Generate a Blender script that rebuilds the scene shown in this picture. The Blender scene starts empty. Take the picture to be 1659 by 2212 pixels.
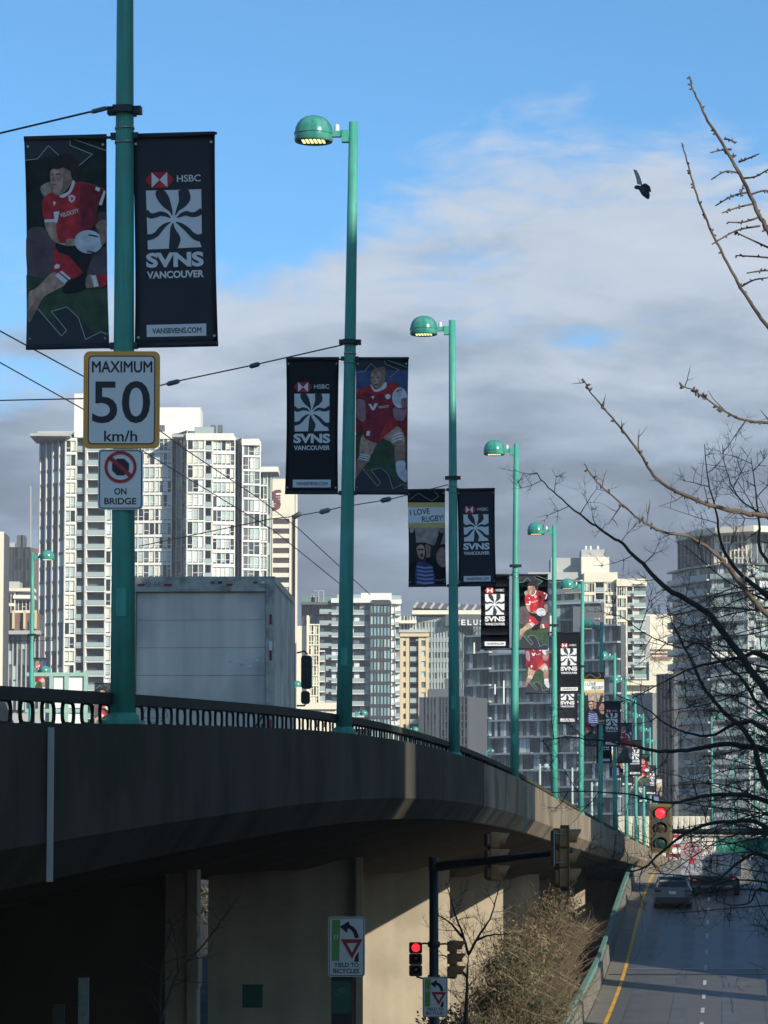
import bpy, bmesh, math, random
from mathutils import Vector, Matrix, Quaternion
R = math.radians
SC = bpy.context.scene
COL = SC.collection
random.seed(7)

# ------------------------------------------------------------------ camera, light, exposure
F, CX, CY = 7373.0, 829.5, 1106.0          # focal length and centre, in the units of a 1659 px wide print
TH = math.atan(694 / F)                     # camera tilts up a little
CT, ST = math.cos(TH), math.sin(TH)
cam = bpy.data.cameras.new('camera')
cam.sensor_fit = 'VERTICAL'
cam.sensor_height = 36.0
cam.lens = F / 2212 * 36.0
cam.clip_start = 0.5
cam.clip_end = 30000
camo = bpy.data.objects.new('camera', cam)
COL.objects.link(camo)
camo.rotation_euler = (math.pi / 2 + TH, 0, 0)
SC.camera = camo

SUN = Vector((0.57, -0.73, 0.375)).normalized()
sun = bpy.data.lights.new('sun', 'SUN')
sun.energy = 5.0
sun.angle = R(0.5)
sun.color = (1.0, 0.93, 0.81)
suno = bpy.data.objects.new('sun', sun)
suno.rotation_euler = SUN.to_track_quat('Z', 'Y').to_euler()
COL.objects.link(suno)

W = bpy.data.worlds.new('World')
SC.world = W
W.use_nodes = True
def build_sky():
    nt = W.node_tree; N = nt.nodes; L = nt.links
    N.clear()
    out = N.new('ShaderNodeOutputWorld'); bg = N.new('ShaderNodeBackground')
    bg.inputs['Strength'].default_value = 0.1
    L.new(bg.outputs[0], out.inputs[0])
    sky = N.new('ShaderNodeTexSky'); sky.sky_type = 'NISHITA'; sky.sun_disc = False
    sky.sun_elevation = math.asin(SUN.z); sky.sun_rotation = math.atan2(SUN.x, SUN.y)
    sky.air_density = 0.55; sky.dust_density = 0.5; sky.ozone_density = 1.5
    tc = N.new('ShaderNodeTexCoord')
    sep = N.new('ShaderNodeSeparateXYZ'); L.new(tc.outputs['Generated'], sep.inputs[0])
    def math_n(op, a, b=None, c=None):
        n = N.new('ShaderNodeMath'); n.operation = op
        for i, v in enumerate((a, b, c)):
            if v is None: continue
            if isinstance(v, (int, float)): n.inputs[i].default_value = v
            else: L.new(v, n.inputs[i])
        return n.outputs[0]
    def maprange(v, a, b, c, d, smooth=False):
        n = N.new('ShaderNodeMapRange')
        if smooth: n.interpolation_type = 'SMOOTHSTEP'
        L.new(v, n.inputs[0])
        for i, x in enumerate((a, b, c, d)): n.inputs[i + 1].default_value = x
        return n.outputs[0]
    def noise(scale, sx, sy, sz, off, detail, rough, dist=0.0):
        m = N.new('ShaderNodeMapping'); L.new(tc.outputs['Generated'], m.inputs[0])
        m.inputs['Scale'].default_value = (sx, sy, sz); m.inputs['Location'].default_value = off
        n = N.new('ShaderNodeTexNoise'); n.inputs['Scale'].default_value = scale
        n.inputs['Detail'].default_value = detail; n.inputs['Roughness'].default_value = rough
        n.inputs['Distortion'].default_value = dist
        L.new(m.outputs[0], n.inputs['Vector'])
        return n.outputs['Fac']
    z = sep.outputs['Z']
    xl = maprange(sep.outputs['X'], -0.12, 0.12, -0.030, 0.040)
    zz = math_n('SUBTRACT', z, xl)
    n1 = noise(9.0, 1.0, 1.0, 2.6, (5.1, 0.3, 3.2), 7, 0.52, 0.3)
    n2 = noise(16.0, 1.0, 1.0, 3.4, (7.7, 4.0, 2.0), 6, 0.55, 0.2)
    bias = maprange(zz, 0.105, 0.225, 0.30, -0.20)
    n3 = noise(30.0, 1.0, 1.0, 3.0, (1.3, 9.0, 5.0), 8, 0.62, 0.5)
    n1 = math_n('ADD', math_n('MULTIPLY', n1, 0.72), math_n('MULTIPLY', n3, 0.28))
    m = math_n('ADD', n1, bias)
    mask = maprange(m, 0.44, 0.61, 0.0, 0.97, True)
    ramp = N.new('ShaderNodeValToRGB')
    zr = maprange(z, 0.0, 0.25, 0.0, 1.0)
    zr2 = math_n('ADD', zr, math_n('ADD', maprange(n2, 0.3, 0.7, -0.13, 0.13), maprange(n3, 0.3, 0.7, -0.05, 0.05)))
    L.new(zr2, ramp.inputs[0])
    el = ramp.color_ramp.elements
    for p, c in ((0.0, (.18, .215, .28)), (0.22, (.185, .222, .29)), (0.36, (.25, .30, .385)), (0.48, (.37, .45, .56)), (0.62, (.55, .63, .74)), (0.80, (.66, .72, .82)), (1.0, (.66, .72, .82))):
        e = el.new(p) if p not in (0.0, 1.0) else el[0 if p == 0.0 else len(el) - 1]
        e.color = (c[0], c[1], c[2], 1)
    ck = N.new('ShaderNodeMixRGB'); ck.blend_type = 'MULTIPLY'; ck.inputs[0].default_value = 1
    L.new(ramp.outputs[0], ck.inputs[1]); ck.inputs[2].default_value = (10, 10, 10, 1)
    tint = N.new('ShaderNodeMixRGB'); tint.blend_type = 'MULTIPLY'; tint.inputs[0].default_value = 1
    L.new(sky.outputs[0], tint.inputs[1]); tint.inputs[2].default_value = (SKYT[0], SKYT[1], SKYT[2], 1)
    mix = N.new('ShaderNodeMixRGB'); L.new(mask, mix.inputs[0])
    L.new(tint.outputs[0], mix.inputs[1]); L.new(ck.outputs[0], mix.inputs[2])
    L.new(mix.outputs[0], bg.inputs['Color'])
SKYT = (1.0, 1.68, 1.88)
build_sky()
SC.view_settings.view_transform = 'Standard'
SC.view_settings.look = 'None'
SC.view_settings.exposure = 0.0
SC.view_settings.gamma = 1.0
SC.view_settings.use_curve_mapping = False
SC.cycles.max_bounces = 6
SC.cycles.use_denoising = True

# ------------------------------------------------------------------ projection helper: a point seen at (x, y) standing d metres ahead
def at(x, y, d):
    dy = (CY - y) / F
    s = d / (CT - dy * ST)
    return Vector(((x - CX) / F * s, d, (ST + dy * CT) * s))

def lerp_table(tab, t):
    if t <= tab[0][0]:
        (a, b), (c, e) = tab[0], tab[1]
    elif t >= tab[-1][0]:
        (a, b), (c, e) = tab[-2], tab[-1]
    else:
        for i in range(len(tab) - 1):
            if tab[i][0] <= t <= tab[i + 1][0]:
                (a, b), (c, e) = tab[i], tab[i + 1]; break
    return b + (e - b) * (t - a) / (c - a)
def smooth_tab(tab, t, w=6.0):
    return sum(lerp_table(tab, t + k * w / 2) for k in (-2, -1, 0, 1, 2)) / 5
DECK = [(-90, -2.0), (-40, -1.2), (8, .25), (26.5, .86), (43.5, 1.28), (60.5, 1.36), (77.5, 1.19), (94.5, .87), (111.5, .57), (128.5, .27), (145.5, 0.0), (162.5, -.26), (240, -1.5), (300, -2.4)]
RAMP = [(60, -7.2), (95, -6.75), (116, -6.48), (139, -5.66), (152, -4.5), (163, -3.7), (181, -2.58), (215, -1.87), (260, -2.0), (320, -2.7)]
def rc(d): return .0024 * max(0.0, 104 - d) ** 2   # the ramp road bends away to the right where it nears the viewer
def zd(d): return smooth_tab(DECK, d, 7.0)          # top of the bridge parapet
def zr(d): return smooth_tab(RAMP, d, 8.0)          # surface of the ramp road
def B(d, off, z): return Vector((0.1 * d - 4.78 + off, d, z))
YAW = -math.atan(0.1)

# ------------------------------------------------------------------ mesh builder
class MB:
    def __init__(s): s.v = []; s.f = []; s.m = []; s.cur = 0; s.sm = []; s.smooth = False
    def add(s, vs, fs):
        o = len(s.v); s.v += [tuple(v) for v in vs]
        for f in fs:
            s.f.append([i + o for i in f]); s.m.append(s.cur); s.sm.append(s.smooth)
    def box(s, c, d, M=None):
        x, y, z = d[0] / 2, d[1] / 2, d[2] / 2
        vs = [Vector((c[0] + a * x, c[1] + b * y, c[2] + e * z)) for a in (-1, 1) for b in (-1, 1) for e in (-1, 1)]
        if M: vs = [M @ v for v in vs]
        s.add(vs, [(0, 1, 3, 2), (4, 6, 7, 5), (0, 4, 5, 1), (2, 3, 7, 6), (0, 2, 6, 4), (1, 5, 7, 3)])
    def tube(s, pts, rad, n=6, cap=True):
        pts = [Vector(p) for p in pts]
        if not hasattr(rad, '__len__'): rad = [rad] * len(pts)
        t = (pts[1] - pts[0]).normalized()
        u = t.orthogonal().normalized()
        vs = []
        for i, p in enumerate(pts):
            a = pts[max(i - 1, 0)]; b = pts[min(i + 1, len(pts) - 1)]
            t2 = (b - a)
            if t2.length > 1e-9: t2.normalize()
            u = (u - t2 * u.dot(t2))
            u = u.normalized() if u.length > 1e-6 else t2.orthogonal().normalized()
            w = t2.cross(u)
            for k in range(n):
                q = 2 * math.pi * k / n
                vs.append(p + (u * math.cos(q) + w * math.sin(q)) * rad[i])
        fs = []
        for i in range(len(pts) - 1):
            for k in range(n):
                fs.append((i * n + k, i * n + (k + 1) % n, (i + 1) * n + (k + 1) % n, (i + 1) * n + k))
        if cap and n > 2:
            fs.append(tuple(range(n - 1, -1, -1))); fs.append(tuple((len(pts) - 1) * n + k for k in range(n)))
        s.add(vs, fs)
    def lathe(s, prof, n=20, c=(0, 0, 0)):
        vs = []
        for r, z in prof:
            for k in range(n):
                q = 2 * math.pi * k / n
                vs.append((c[0] + r * math.cos(q), c[1] + r * math.sin(q), c[2] + z))
        fs = []
        for i in range(len(prof) - 1):
            for k in range(n):
                fs.append((i * n + k, i * n + (k + 1) % n, (i + 1) * n + (k + 1) % n, (i + 1) * n + k))
        s.add(vs, fs)
    def prism(s, pts, z0, z1):
        n = len(pts)
        vs = [(p[0], p[1], z0) for p in pts] + [(p[0], p[1], z1) for p in pts]
        fs = [tuple(range(n - 1, -1, -1)), tuple(range(n, 2 * n))] + [(i, (i + 1) % n, n + (i + 1) % n, n + i) for i in range(n)]
        s.add(vs, fs)
    def slab(s, pts, y0, y1):                     # outline in x, z, extruded along y
        n = len(pts)
        vs = [(p[0], y0, p[1]) for p in pts] + [(p[0], y1, p[1]) for p in pts]
        fs = [tuple(range(n)), tuple(range(2 * n - 1, n - 1, -1))] + [(i, n + i, n + (i + 1) % n, (i + 1) % n) for i in range(n)]
        s.add(vs, fs)
    def ring(s, outer, inner, y0, y1):            # band between two outlines of equal length
        n = len(outer)
        vs = [(p[0], y0, p[1]) for p in outer] + [(p[0], y0, p[1]) for p in inner] + [(p[0], y1, p[1]) for p in outer] + [(p[0], y1, p[1]) for p in inner]
        fs = []
        for i in range(n):
            j = (i + 1) % n
            fs += [(i, j, n + j, n + i), (2 * n + i, 3 * n + i, 3 * n + j, 2 * n + j), (i, 2 * n + i, 2 * n + j, j), (n + i, n + j, 3 * n + j, 3 * n + i)]
        s.add(vs, fs)
    def sweep(s, ds, prof, cap=True):             # prof(d) gives a closed outline of (off, z)
        n = None; vs = []
        for d in ds:
            p = prof(d); n = len(p)
            vs += [B(d, o, z) for o, z in p]
        fs = []
        for i in range(len(ds) - 1):
            for k in range(n):
                fs.append((i * n + k, i * n + (k + 1) % n, (i + 1) * n + (k + 1) % n, (i + 1) * n + k))
        if cap: fs += [tuple(range(n)), tuple((len(ds) - 1) * n + k for k in range(n - 1, -1, -1))]
        s.add(vs, fs)
    def mesh(s, name, mats, base=None):
        me = bpy.data.meshes.new(name)
        v = s.v
        if base is not None: v = [(a - base[0], b - base[1], c - base[2]) for a, b, c in v]
        me.from_pydata(v, [], s.f)
        if not isinstance(mats, (list, tuple)): mats = [mats]
        for m in mats: me.materials.append(m)
        if len(mats) > 1: me.polygons.foreach_set('material_index', s.m)
        me.polygons.foreach_set('use_smooth', s.sm)
        bm = bmesh.new(); bm.from_mesh(me); bmesh.ops.recalc_face_normals(bm, faces=bm.faces); bm.to_mesh(me); bm.free()
        me.update()
        return me
    def build(s, name, mats, parent=None, base=None, loc=None):
        o = bpy.data.objects.new(name, s.mesh(name, mats, base))
        COL.objects.link(o)
        if parent: o.parent = parent
        if loc is not None: o.location = loc
        elif base is not None and not parent: o.location = base
        return o
def link(name, me, parent=None, loc=(0, 0, 0), rot=None, scale=None):
    o = bpy.data.objects.new(name, me); COL.objects.link(o)
    if parent: o.parent = parent
    o.location = loc
    if rot is not None: o.rotation_euler = rot
    if scale is not None: o.scale = scale
    return o
def tag(o, label=None, cat=None, group=None, kind=None):
    if label: o['label'] = label
    if cat: o['category'] = cat
    if group: o['group'] = group
    if kind: o['kind'] = kind
    return o
def thing(name, label, cat, loc=(0, 0, 0), rz=0.0, group=None):
    o = bpy.data.objects.new(name, None); COL.objects.link(o)
    o.empty_display_size = 0.3
    o.location = loc; o.rotation_euler = (0, 0, rz)
    return tag(o, label, cat, group)
def copy_tree(o, parent=None):
    c = o.copy(); COL.objects.link(c)
    if parent: c.parent = parent
    for ch in list(KIDS.get(o.name, o.children)): copy_tree(ch, c)
    return c
KIDS = {}
def inst(root, loc, rz, label, group=None):
    c = copy_tree(root); c.location = loc; c.rotation_euler = (0, 0, rz); c['label'] = label
    if group: c['group'] = group
    return c
def one(name, mb, mats, label, cat, loc, group=None):
    o = mb.build(name, mats, None, base=loc); return tag(o, label, cat, group)

# ------------------------------------------------------------------ materials
MATS = {}
def mat(name, c, rough=0.6, metal=0.0, var=0.12, scale=4.0, streak=0.0, streak_scale=6.0, dirt=None, dirt_amt=0.0, dirt_scale=2.0, bump=0.0, bump_scale=30.0, spec=0.5, emit=None, es=0.0, coat=0.0, trans=0.0):
    if name in MATS: return MATS[name]
    m = bpy.data.materials.new(name); m.use_nodes = True
    nt = m.node_tree; N = nt.nodes; L = nt.links
    p = N['Principled BSDF']
    p.inputs['Roughness'].default_value = rough; p.inputs['Metallic'].default_value = metal
    p.inputs['Specular IOR Level'].default_value = spec
    p.inputs['Coat Weight'].default_value = coat
    p.inputs['Base Color'].default_value = (*c, 1)
    if emit:
        p.inputs['Emission Color'].default_value = (*emit, 1); p.inputs['Emission Strength'].default_value = es
    tc = N.new('ShaderNodeTexCoord'); src = tc.outputs['Object']
    col = None
    def noise(sc, mp=None, det=4):
        n = N.new('ShaderNodeTexNoise'); n.inputs['Scale'].default_value = sc; n.inputs['Detail'].default_value = det
        if mp:
            k = N.new('ShaderNodeMapping'); k.inputs['Scale'].default_value = mp; L.new(src, k.inputs[0]); L.new(k.outputs[0], n.inputs['Vector'])
        else: L.new(src, n.inputs['Vector'])
        return n.outputs['Fac']
    def rng(v, a, b, c_, d):
        n = N.new('ShaderNodeMapRange'); L.new(v, n.inputs[0])
        for i, x in enumerate((a, b, c_, d)): n.inputs[i + 1].default_value = x
        return n.outputs[0]
    def mul(col, fac):
        k = N.new('ShaderNodeVectorMath'); k.operation = 'SCALE'
        if isinstance(col, tuple): k.inputs[0].default_value = col
        else: L.new(col, k.inputs[0])
        L.new(fac, k.inputs['Scale']); return k.outputs[0]
    cur = tuple(c)
    if var > 0: cur = mul(cur, rng(noise(scale), 0.25, 0.75, 1 - var, 1 + var))
    if streak > 0: cur = mul(cur, rng(noise(streak_scale, (1, 1, 0.06), 5), 0.35, 0.65, 1 - streak, 1 + streak * 0.4))
    if dirt:
        k = N.new('ShaderNodeMixRGB'); L.new(rng(noise(dirt_scale, None, 6), 0.48, 0.68, 0, dirt_amt), k.inputs[0])
        if isinstance(cur, tuple): k.inputs[1].default_value = (*cur, 1)
        else: L.new(cur, k.inputs[1])
        k.inputs[2].default_value = (*dirt, 1); cur = k.outputs[0]
    if not isinstance(cur, tuple): L.new(cur, p.inputs['Base Color'])
    if bump > 0:
        b = N.new('ShaderNodeBump'); b.inputs['Strength'].default_value = bump; b.inputs['Distance'].default_value = 0.02
        L.new(noise(bump_scale), b.inputs['Height']); L.new(b.outputs[0], p.inputs['Normal'])
    MATS[name] = m
    return m
CONC = mat('bridge_concrete', (.32, .265, .19), .9, spec=.06, var=.22, scale=.4, streak=.13, streak_scale=.7, dirt=(.085, .085, .065), dirt_amt=.6, dirt_scale=.6, bump=.25, bump_scale=12)
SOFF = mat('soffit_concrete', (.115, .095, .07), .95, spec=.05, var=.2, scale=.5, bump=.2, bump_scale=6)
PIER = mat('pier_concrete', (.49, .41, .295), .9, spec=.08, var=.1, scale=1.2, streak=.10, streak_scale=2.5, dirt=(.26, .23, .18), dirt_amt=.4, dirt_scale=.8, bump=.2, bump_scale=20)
RAILM = mat('rail_paint', (.028, .040, .034), .7, spec=.12, var=.25, scale=3)
RAIL_LIT = mat('rail_paint_lit', (.085, .09, .05), .8, spec=.12, var=.4, scale=3, dirt=(.04, .05, .03), dirt_amt=.8, dirt_scale=2)  # lighter olive copy of rail_paint: sunlight put into the colour
CONC_SHADE = mat('bridge_concrete_shaded', (.098, .088, .066), .9, spec=.06, var=.25, scale=.4, streak=.16, streak_scale=.7, dirt=(.035, .045, .032), dirt_amt=.6, dirt_scale=.7, bump=.25, bump_scale=12)  # darker copy of bridge_concrete: shade put into the colour, with grime on top
TEAL = mat('teal_paint', (.075, .40, .305), .5, var=.14, scale=2.5, streak=.22, streak_scale=14, dirt=(.13, .26, .20), dirt_amt=.45, dirt_scale=9, spec=.4)
TEALD = mat('teal_dome', (.055, .33, .255), .22, var=.15, scale=5, streak=.35, streak_scale=9, dirt=(.20, .33, .28), dirt_amt=.5, dirt_scale=7, spec=.6)
DARKM = mat('dark_metal', (.02, .028, .03), .5, var=.2)
STEEL = mat('band_steel', (.35, .34, .31), .35, metal=.8, var=.3, scale=20)
LED = mat('lamp_led', (.9, .8, .5), .4, var=0, emit=(1.0, .74, .34), es=1.5)
WHITEP = mat('white_plastic', (.75, .75, .72), .5, var=.03)
WIRE = mat('cable_black', (.015, .016, .018), .6, var=0)
ASPH = mat('asphalt', (.135, .127, .118), .6, var=.18, scale=.35, streak=0, dirt=(.085, .082, .078), dirt_amt=.7, dirt_scale=.35, bump=.2, bump_scale=40, spec=.45)
ASPH2 = mat('shoulder_concrete', (.22, .195, .155), .8, var=.25, scale=.5, dirt=(.12, .11, .09), dirt_amt=.7, dirt_scale=.5)
GROUND = mat('ground_earth', (.05, .047, .04), .95, spec=.05, var=.3, scale=.3)
YEL = mat('yellow_line', (.85, .45, .05), .7, var=.2, scale=1.5, dirt=(.3, .18, .05), dirt_amt=.5, dirt_scale=2)
WHT = mat('white_line', (.62, .62, .60), .7, var=.2, scale=2, dirt=(.15, .15, .15), dirt_amt=.6, dirt_scale=2)
# ------------------------------------------------------------------ ground, ramp road
g = MB(); g.add([(-1500, -300, -8.6), (1500, -300, -8.6), (1500, 2400, -8.6), (-1500, 2400, -8.6)], [(0, 1, 2, 3)])
tag(g.build('ground', GROUND), kind='structure')
def drange(a, b, s):
    n = max(2, int(round((b - a) / s)) + 1)
    return [a + (b - a) * i / (n - 1) for i in range(n)]
rd = MB(); rd.sweep(drange(60, 420, 4), lambda d: [(-.1 + rc(d), zr(d)), (7.5 + rc(d), zr(d)), (7.5 + rc(d), -9), (-.1 + rc(d), -9)])
road = tag(rd.build('ramp_road', ASPH), kind='structure')
def strip(mb, ds, o0, o1, dz):
    vs = []
    for d in ds: vs += [B(d, o0 + rc(d), zr(d) + dz), B(d, o1 + rc(d), zr(d) + dz)]
    mb.add(vs, [(2 * i, 2 * i + 1, 2 * i + 3, 2 * i + 2) for i in range(len(ds) - 1)])
m = MB(); strip(m, drange(62, 400, 4), -.08, .56, .010); sh = m.build('shoulder_strip', ASPH2, road)
m = MB(); strip(m, drange(62, 330, 3), .54, .68, .018); m.build('edge_line', YEL, road)
for i, d in enumerate([85 + 6.0 * k for k in range(27)]):
    m = MB(); strip(m, drange(d, d + 2.1, .7), 3.80, 3.93, .016); m.build('lane_dash', WHT, road)
m = MB(); strip(m, [139.6, 139.85], .7, 7.4, .016); m.build('expansion_joint', mat('joint_steel', (.3, .3, .29), .5, metal=.4), road)
m = MB(); strip(m, [137.2, 137.6], .0, 7.4, .012); m.build('joint_filler', mat('joint_rubber', (.012, .012, .014), .6), road)
def arrow(d, o):
    m = MB()
    pts = [(o - .10, d), (o + .10, d), (o + .10, d + 1.6), (o + .38, d + 1.6), (o, d + 3.2), (o - .38, d + 1.6), (o - .10, d + 1.6)]
    m.add([B(dd, oo, zr(dd) + .02) for oo, dd in pts], [(0, 1, 2, 6), (3, 4, 5)])
    m.build('lane_arrow', mat('worn_line', (.155, .15, .145), .7, var=.3, scale=3, dirt=(.08, .08, .08), dirt_amt=.8, dirt_scale=2.5), road)
arrow(131, 5.3); arrow(114.5, 6.6)
TRK = mat('wheel_path', (.112, .108, .103), .56, var=.3, scale=.6, dirt=(.125, .12, .11), dirt_amt=.7, dirt_scale=.5)
for o_ in (1.15, 2.75, 4.55, 6.1):
    m = MB(); strip(m, drange(62, 178, 3), o_, o_ + .55, .0095); m.build('wheel_path', TRK, road)
rn = random.Random(9); SEAL = mat('crack_sealant', (.012, .012, .013), .5)
for i in range(14):
    d_ = rn.uniform(112, 165); o_ = rn.uniform(.8, 6.5); L_ = rn.uniform(3, 9); m = MB(); vs = []
    for k in range(8):
        o_ += rn.gauss(0, .06); dd = d_ + L_ * k / 7; vs += [B(dd, o_, zr(dd) + .0125), B(dd, o_ + .045, zr(dd) + .0125)]
    m.add(vs, [(2 * k, 2 * k + 1, 2 * k + 3, 2 * k + 2) for k in range(7)]); m.build('sealed_crack', SEAL, road)
# a stretch of slightly darker asphalt
m = MB(); strip(m, drange(139.9, 172, 4), .66, 7.3, .006); m.build('darker_stretch', mat('asphalt_darker', (.11, .107, .103), .5, var=.2, scale=.5, bump=.2, bump_scale=50, spec=.5), road)

m = MB(); strip(m, drange(180, 400, 4), .0, 7.4, .013); m.build('concrete_surface', mat('deck_concrete', (.34, .29, .215), .85, var=.15, scale=.4, dirt=(.2, .18, .14), dirt_amt=.5, dirt_scale=.6), road)
# ------------------------------------------------------------------ ramp wall with green railing
CONCW = mat('wall_concrete', (.24, .22, .18), .9, var=.2, scale=1.0, streak=.3, streak_scale=3, dirt=(.10, .10, .085), dirt_amt=.6, dirt_scale=1.2)
GRAIL = mat('green_rail', (.16, .33, .27), .55, var=.2, scale=4, dirt=(.2, .25, .22), dirt_amt=.5, dirt_scale=5)
wall = thing('ramp_wall', 'low concrete wall with pale green lattice rail along the left side of the ramp road', 'wall', B(116, -.3, zr(116)))
wb = wall.location.copy()
for i in range(24):
    a = 66 + i * 8.0
    m = MB(); m.sweep(drange(a + .012, a + 7.988, 2), lambda d: [(-.42 + rc(d), zr(d) + .68), (-.16 + rc(d), zr(d) + .68), (-.11 + rc(d), zr(d) - .2), (-.46 + rc(d), -9)])
    m.build('wall_panel', CONCW, wall, base=wb)
for i in range(24):
    a = 66 + i * 8.0
    m = MB(); m.sweep(drange(a, a + 7.97, 2), lambda d: [(-.36 + rc(d), zr(d) + 1.04), (-.20 + rc(d), zr(d) + 1.04), (-.20 + rc(d), zr(d) + .93), (-.36 + rc(d), zr(d) + .93)])
    m.build('handrail', GRAIL, wall, base=wb)
loop = MB()
def rr(w, h, r, n=4, cx=0, cz=0):                 # rounded rectangle outline
    pts = []
    for (sx, sz, a0) in ((1, 1, 0), (-1, 1, 90), (-1, -1, 180), (1, -1, 270)):
        for k in range(n + 1):
            a = R(a0 + 90 * k / n)
            pts.append((cx + sx * (w / 2 - r) + r * math.cos(a), cz + sz * (h / 2 - r) + r * math.sin(a)))
    return pts
loop.ring(rr(.20, .25, .07, 2), rr(.15, .20, .05, 2), -.02, .02)
loop_me = loop.mesh('lattice_loop', GRAIL)
rest = MB(); cnt = 0
for i in range(520):
    d = 100 + i * .22
    if d > 206: break
    p = B(d, -.28 + rc(d), zr(d) + .805)
    if cnt < 300: link('lattice_loop', loop_me, wall, p - wb, (0, 0, R(90) + YAW)); cnt += 1
    else: rest.box(p, (.03, .03, .25))
tag(rest.build('lattice_far', GRAIL, wall, base=wb), kind='stuff')
barr = MB(); barr.sweep(drange(60, 400, 6), lambda d: [(7.5 + rc(d), zr(d) + .8), (7.75 + rc(d), zr(d) + .8), (7.85 + rc(d), -9), (7.45 + rc(d), -9)])
one('ramp_barrier', barr, CONCW, 'plain concrete barrier along the right side of the ramp road', 'wall', B(200, 7.6, zr(200)))

# ------------------------------------------------------------------ bridge
bridge = thing('concrete_bridge', 'long shadowed concrete road bridge with looped railing, curving over wall piers', 'bridge', B(45, -9, -8.6))
bb = bridge.location.copy()
D0, D1 = -80.0, 300.0
m = MB(); m.sweep(drange(D0, D1, 3), lambda d: [(-.16, zd(d) - .97), (-.16, zd(d) - 1.09), (-19, zd(d) - 1.09), (-19, zd(d) - .97)]); m.build('deck', ASPH, bridge, base=bb)
m = MB(); m.sweep(drange(D0, D1, 3), lambda d: [(-.16, zd(d) - .80), (-.16, zd(d) - .968), (-1.6, zd(d) - .968), (-1.6, zd(d) - .80)]); m.build('sidewalk', ASPH2, bridge, base=bb)
m = MB(); m.smooth = False
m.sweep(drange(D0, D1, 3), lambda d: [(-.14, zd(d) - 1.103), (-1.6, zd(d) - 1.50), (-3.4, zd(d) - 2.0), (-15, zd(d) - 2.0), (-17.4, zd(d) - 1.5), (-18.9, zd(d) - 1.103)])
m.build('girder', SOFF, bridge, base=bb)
m = MB(); m.sweep(drange(D0, 16, 4), lambda d: [(-.6, zd(d) - 1.15), (-18.8, zd(d) - 1.15), (-18.8, -9), (-.6, -9)]); m.build('light_block_fill', CONC, bridge, base=bb)  # unseen fill added under the deck to keep low light off the piers
a = D0
while a < D1 - 1:
    b2 = min(a + 8.5, D1)
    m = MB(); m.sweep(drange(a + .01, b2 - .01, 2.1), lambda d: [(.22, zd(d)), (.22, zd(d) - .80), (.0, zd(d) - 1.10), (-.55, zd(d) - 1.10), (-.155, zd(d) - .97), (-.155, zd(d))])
    m.build('parapet_panel', CONC_SHADE if a < 63 else CONC, bridge, base=bb)  # near panels take the copy with shade in its colour
    m = MB(); m.sweep(drange(a + .01, b2 - .01, 2.1), lambda d: [(-19.2, zd(d)), (-18.9, zd(d)), (-18.9, zd(d) - 1.1), (-19.2, zd(d) - 1.1)])
    m.build('parapet_panel', CONC, bridge, base=bb)
    a = b2
# railing: a flat bar on rounded steel loops
a = 8.0
while a < 250:
    b2 = a + 6.0
    lit_stretch = 46 < a < 53 or a > 76  # stretches that get the rail colour with sun painted in
    m = MB(); m.sweep(drange(a, b2 - .008, 1.5), lambda d: [(-.16, zd(d) + .245), (.0, zd(d) + .245), (.0, zd(d) + .155), (-.16, zd(d) + .155)])
    m.build('top_rail', RAIL_LIT if lit_stretch else RAILM, bridge, base=bb); a = b2
lp = MB(); lp.ring(rr(.47, .166, .070, 4), rr(.405, .135, .055, 4), -.011, .011)
lp.box((0, 0, .075), (.10, .05, .012)); lp.box((0, 0, -.078), (.10, .05, .022))
lp_me = lp.mesh('rail_loop', RAILM)
rest = MB(); cnt = 0; d = 20.0
while d < 250:
    p = B(d, -.08, zd(d) + .078)
    if cnt < 300: link('rail_loop', lp_me, bridge, p - bb, (0, 0, R(90) + YAW)); cnt += 1
    else:
        rest.box(p, (.05, .4, .17))
    d += .75
tag(rest.build('rail_loops_far', RAILM, bridge, base=bb), kind='stuff')
m = MB(); p = B(22.95, .25, 0); m.box((p.x, p.y, (zd(22.95) - .03 + zd(22.95) - 1.06) / 2), (.04, .045, 1.03)); m.build('drain_pipe', mat('pipe_grey', (.42, .43, .43), .5, var=.05), bridge, base=bb)
for d in (77.3,):
    m = MB(); p = B(d, .24, 0); m.box((p.x, p.y, zd(d) - .6), (.07, .06, 1.0)); m.build('drain_pipe', mat('pipe_mossy', (.22, .24, .19), .7), bridge, base=bb)
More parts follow.
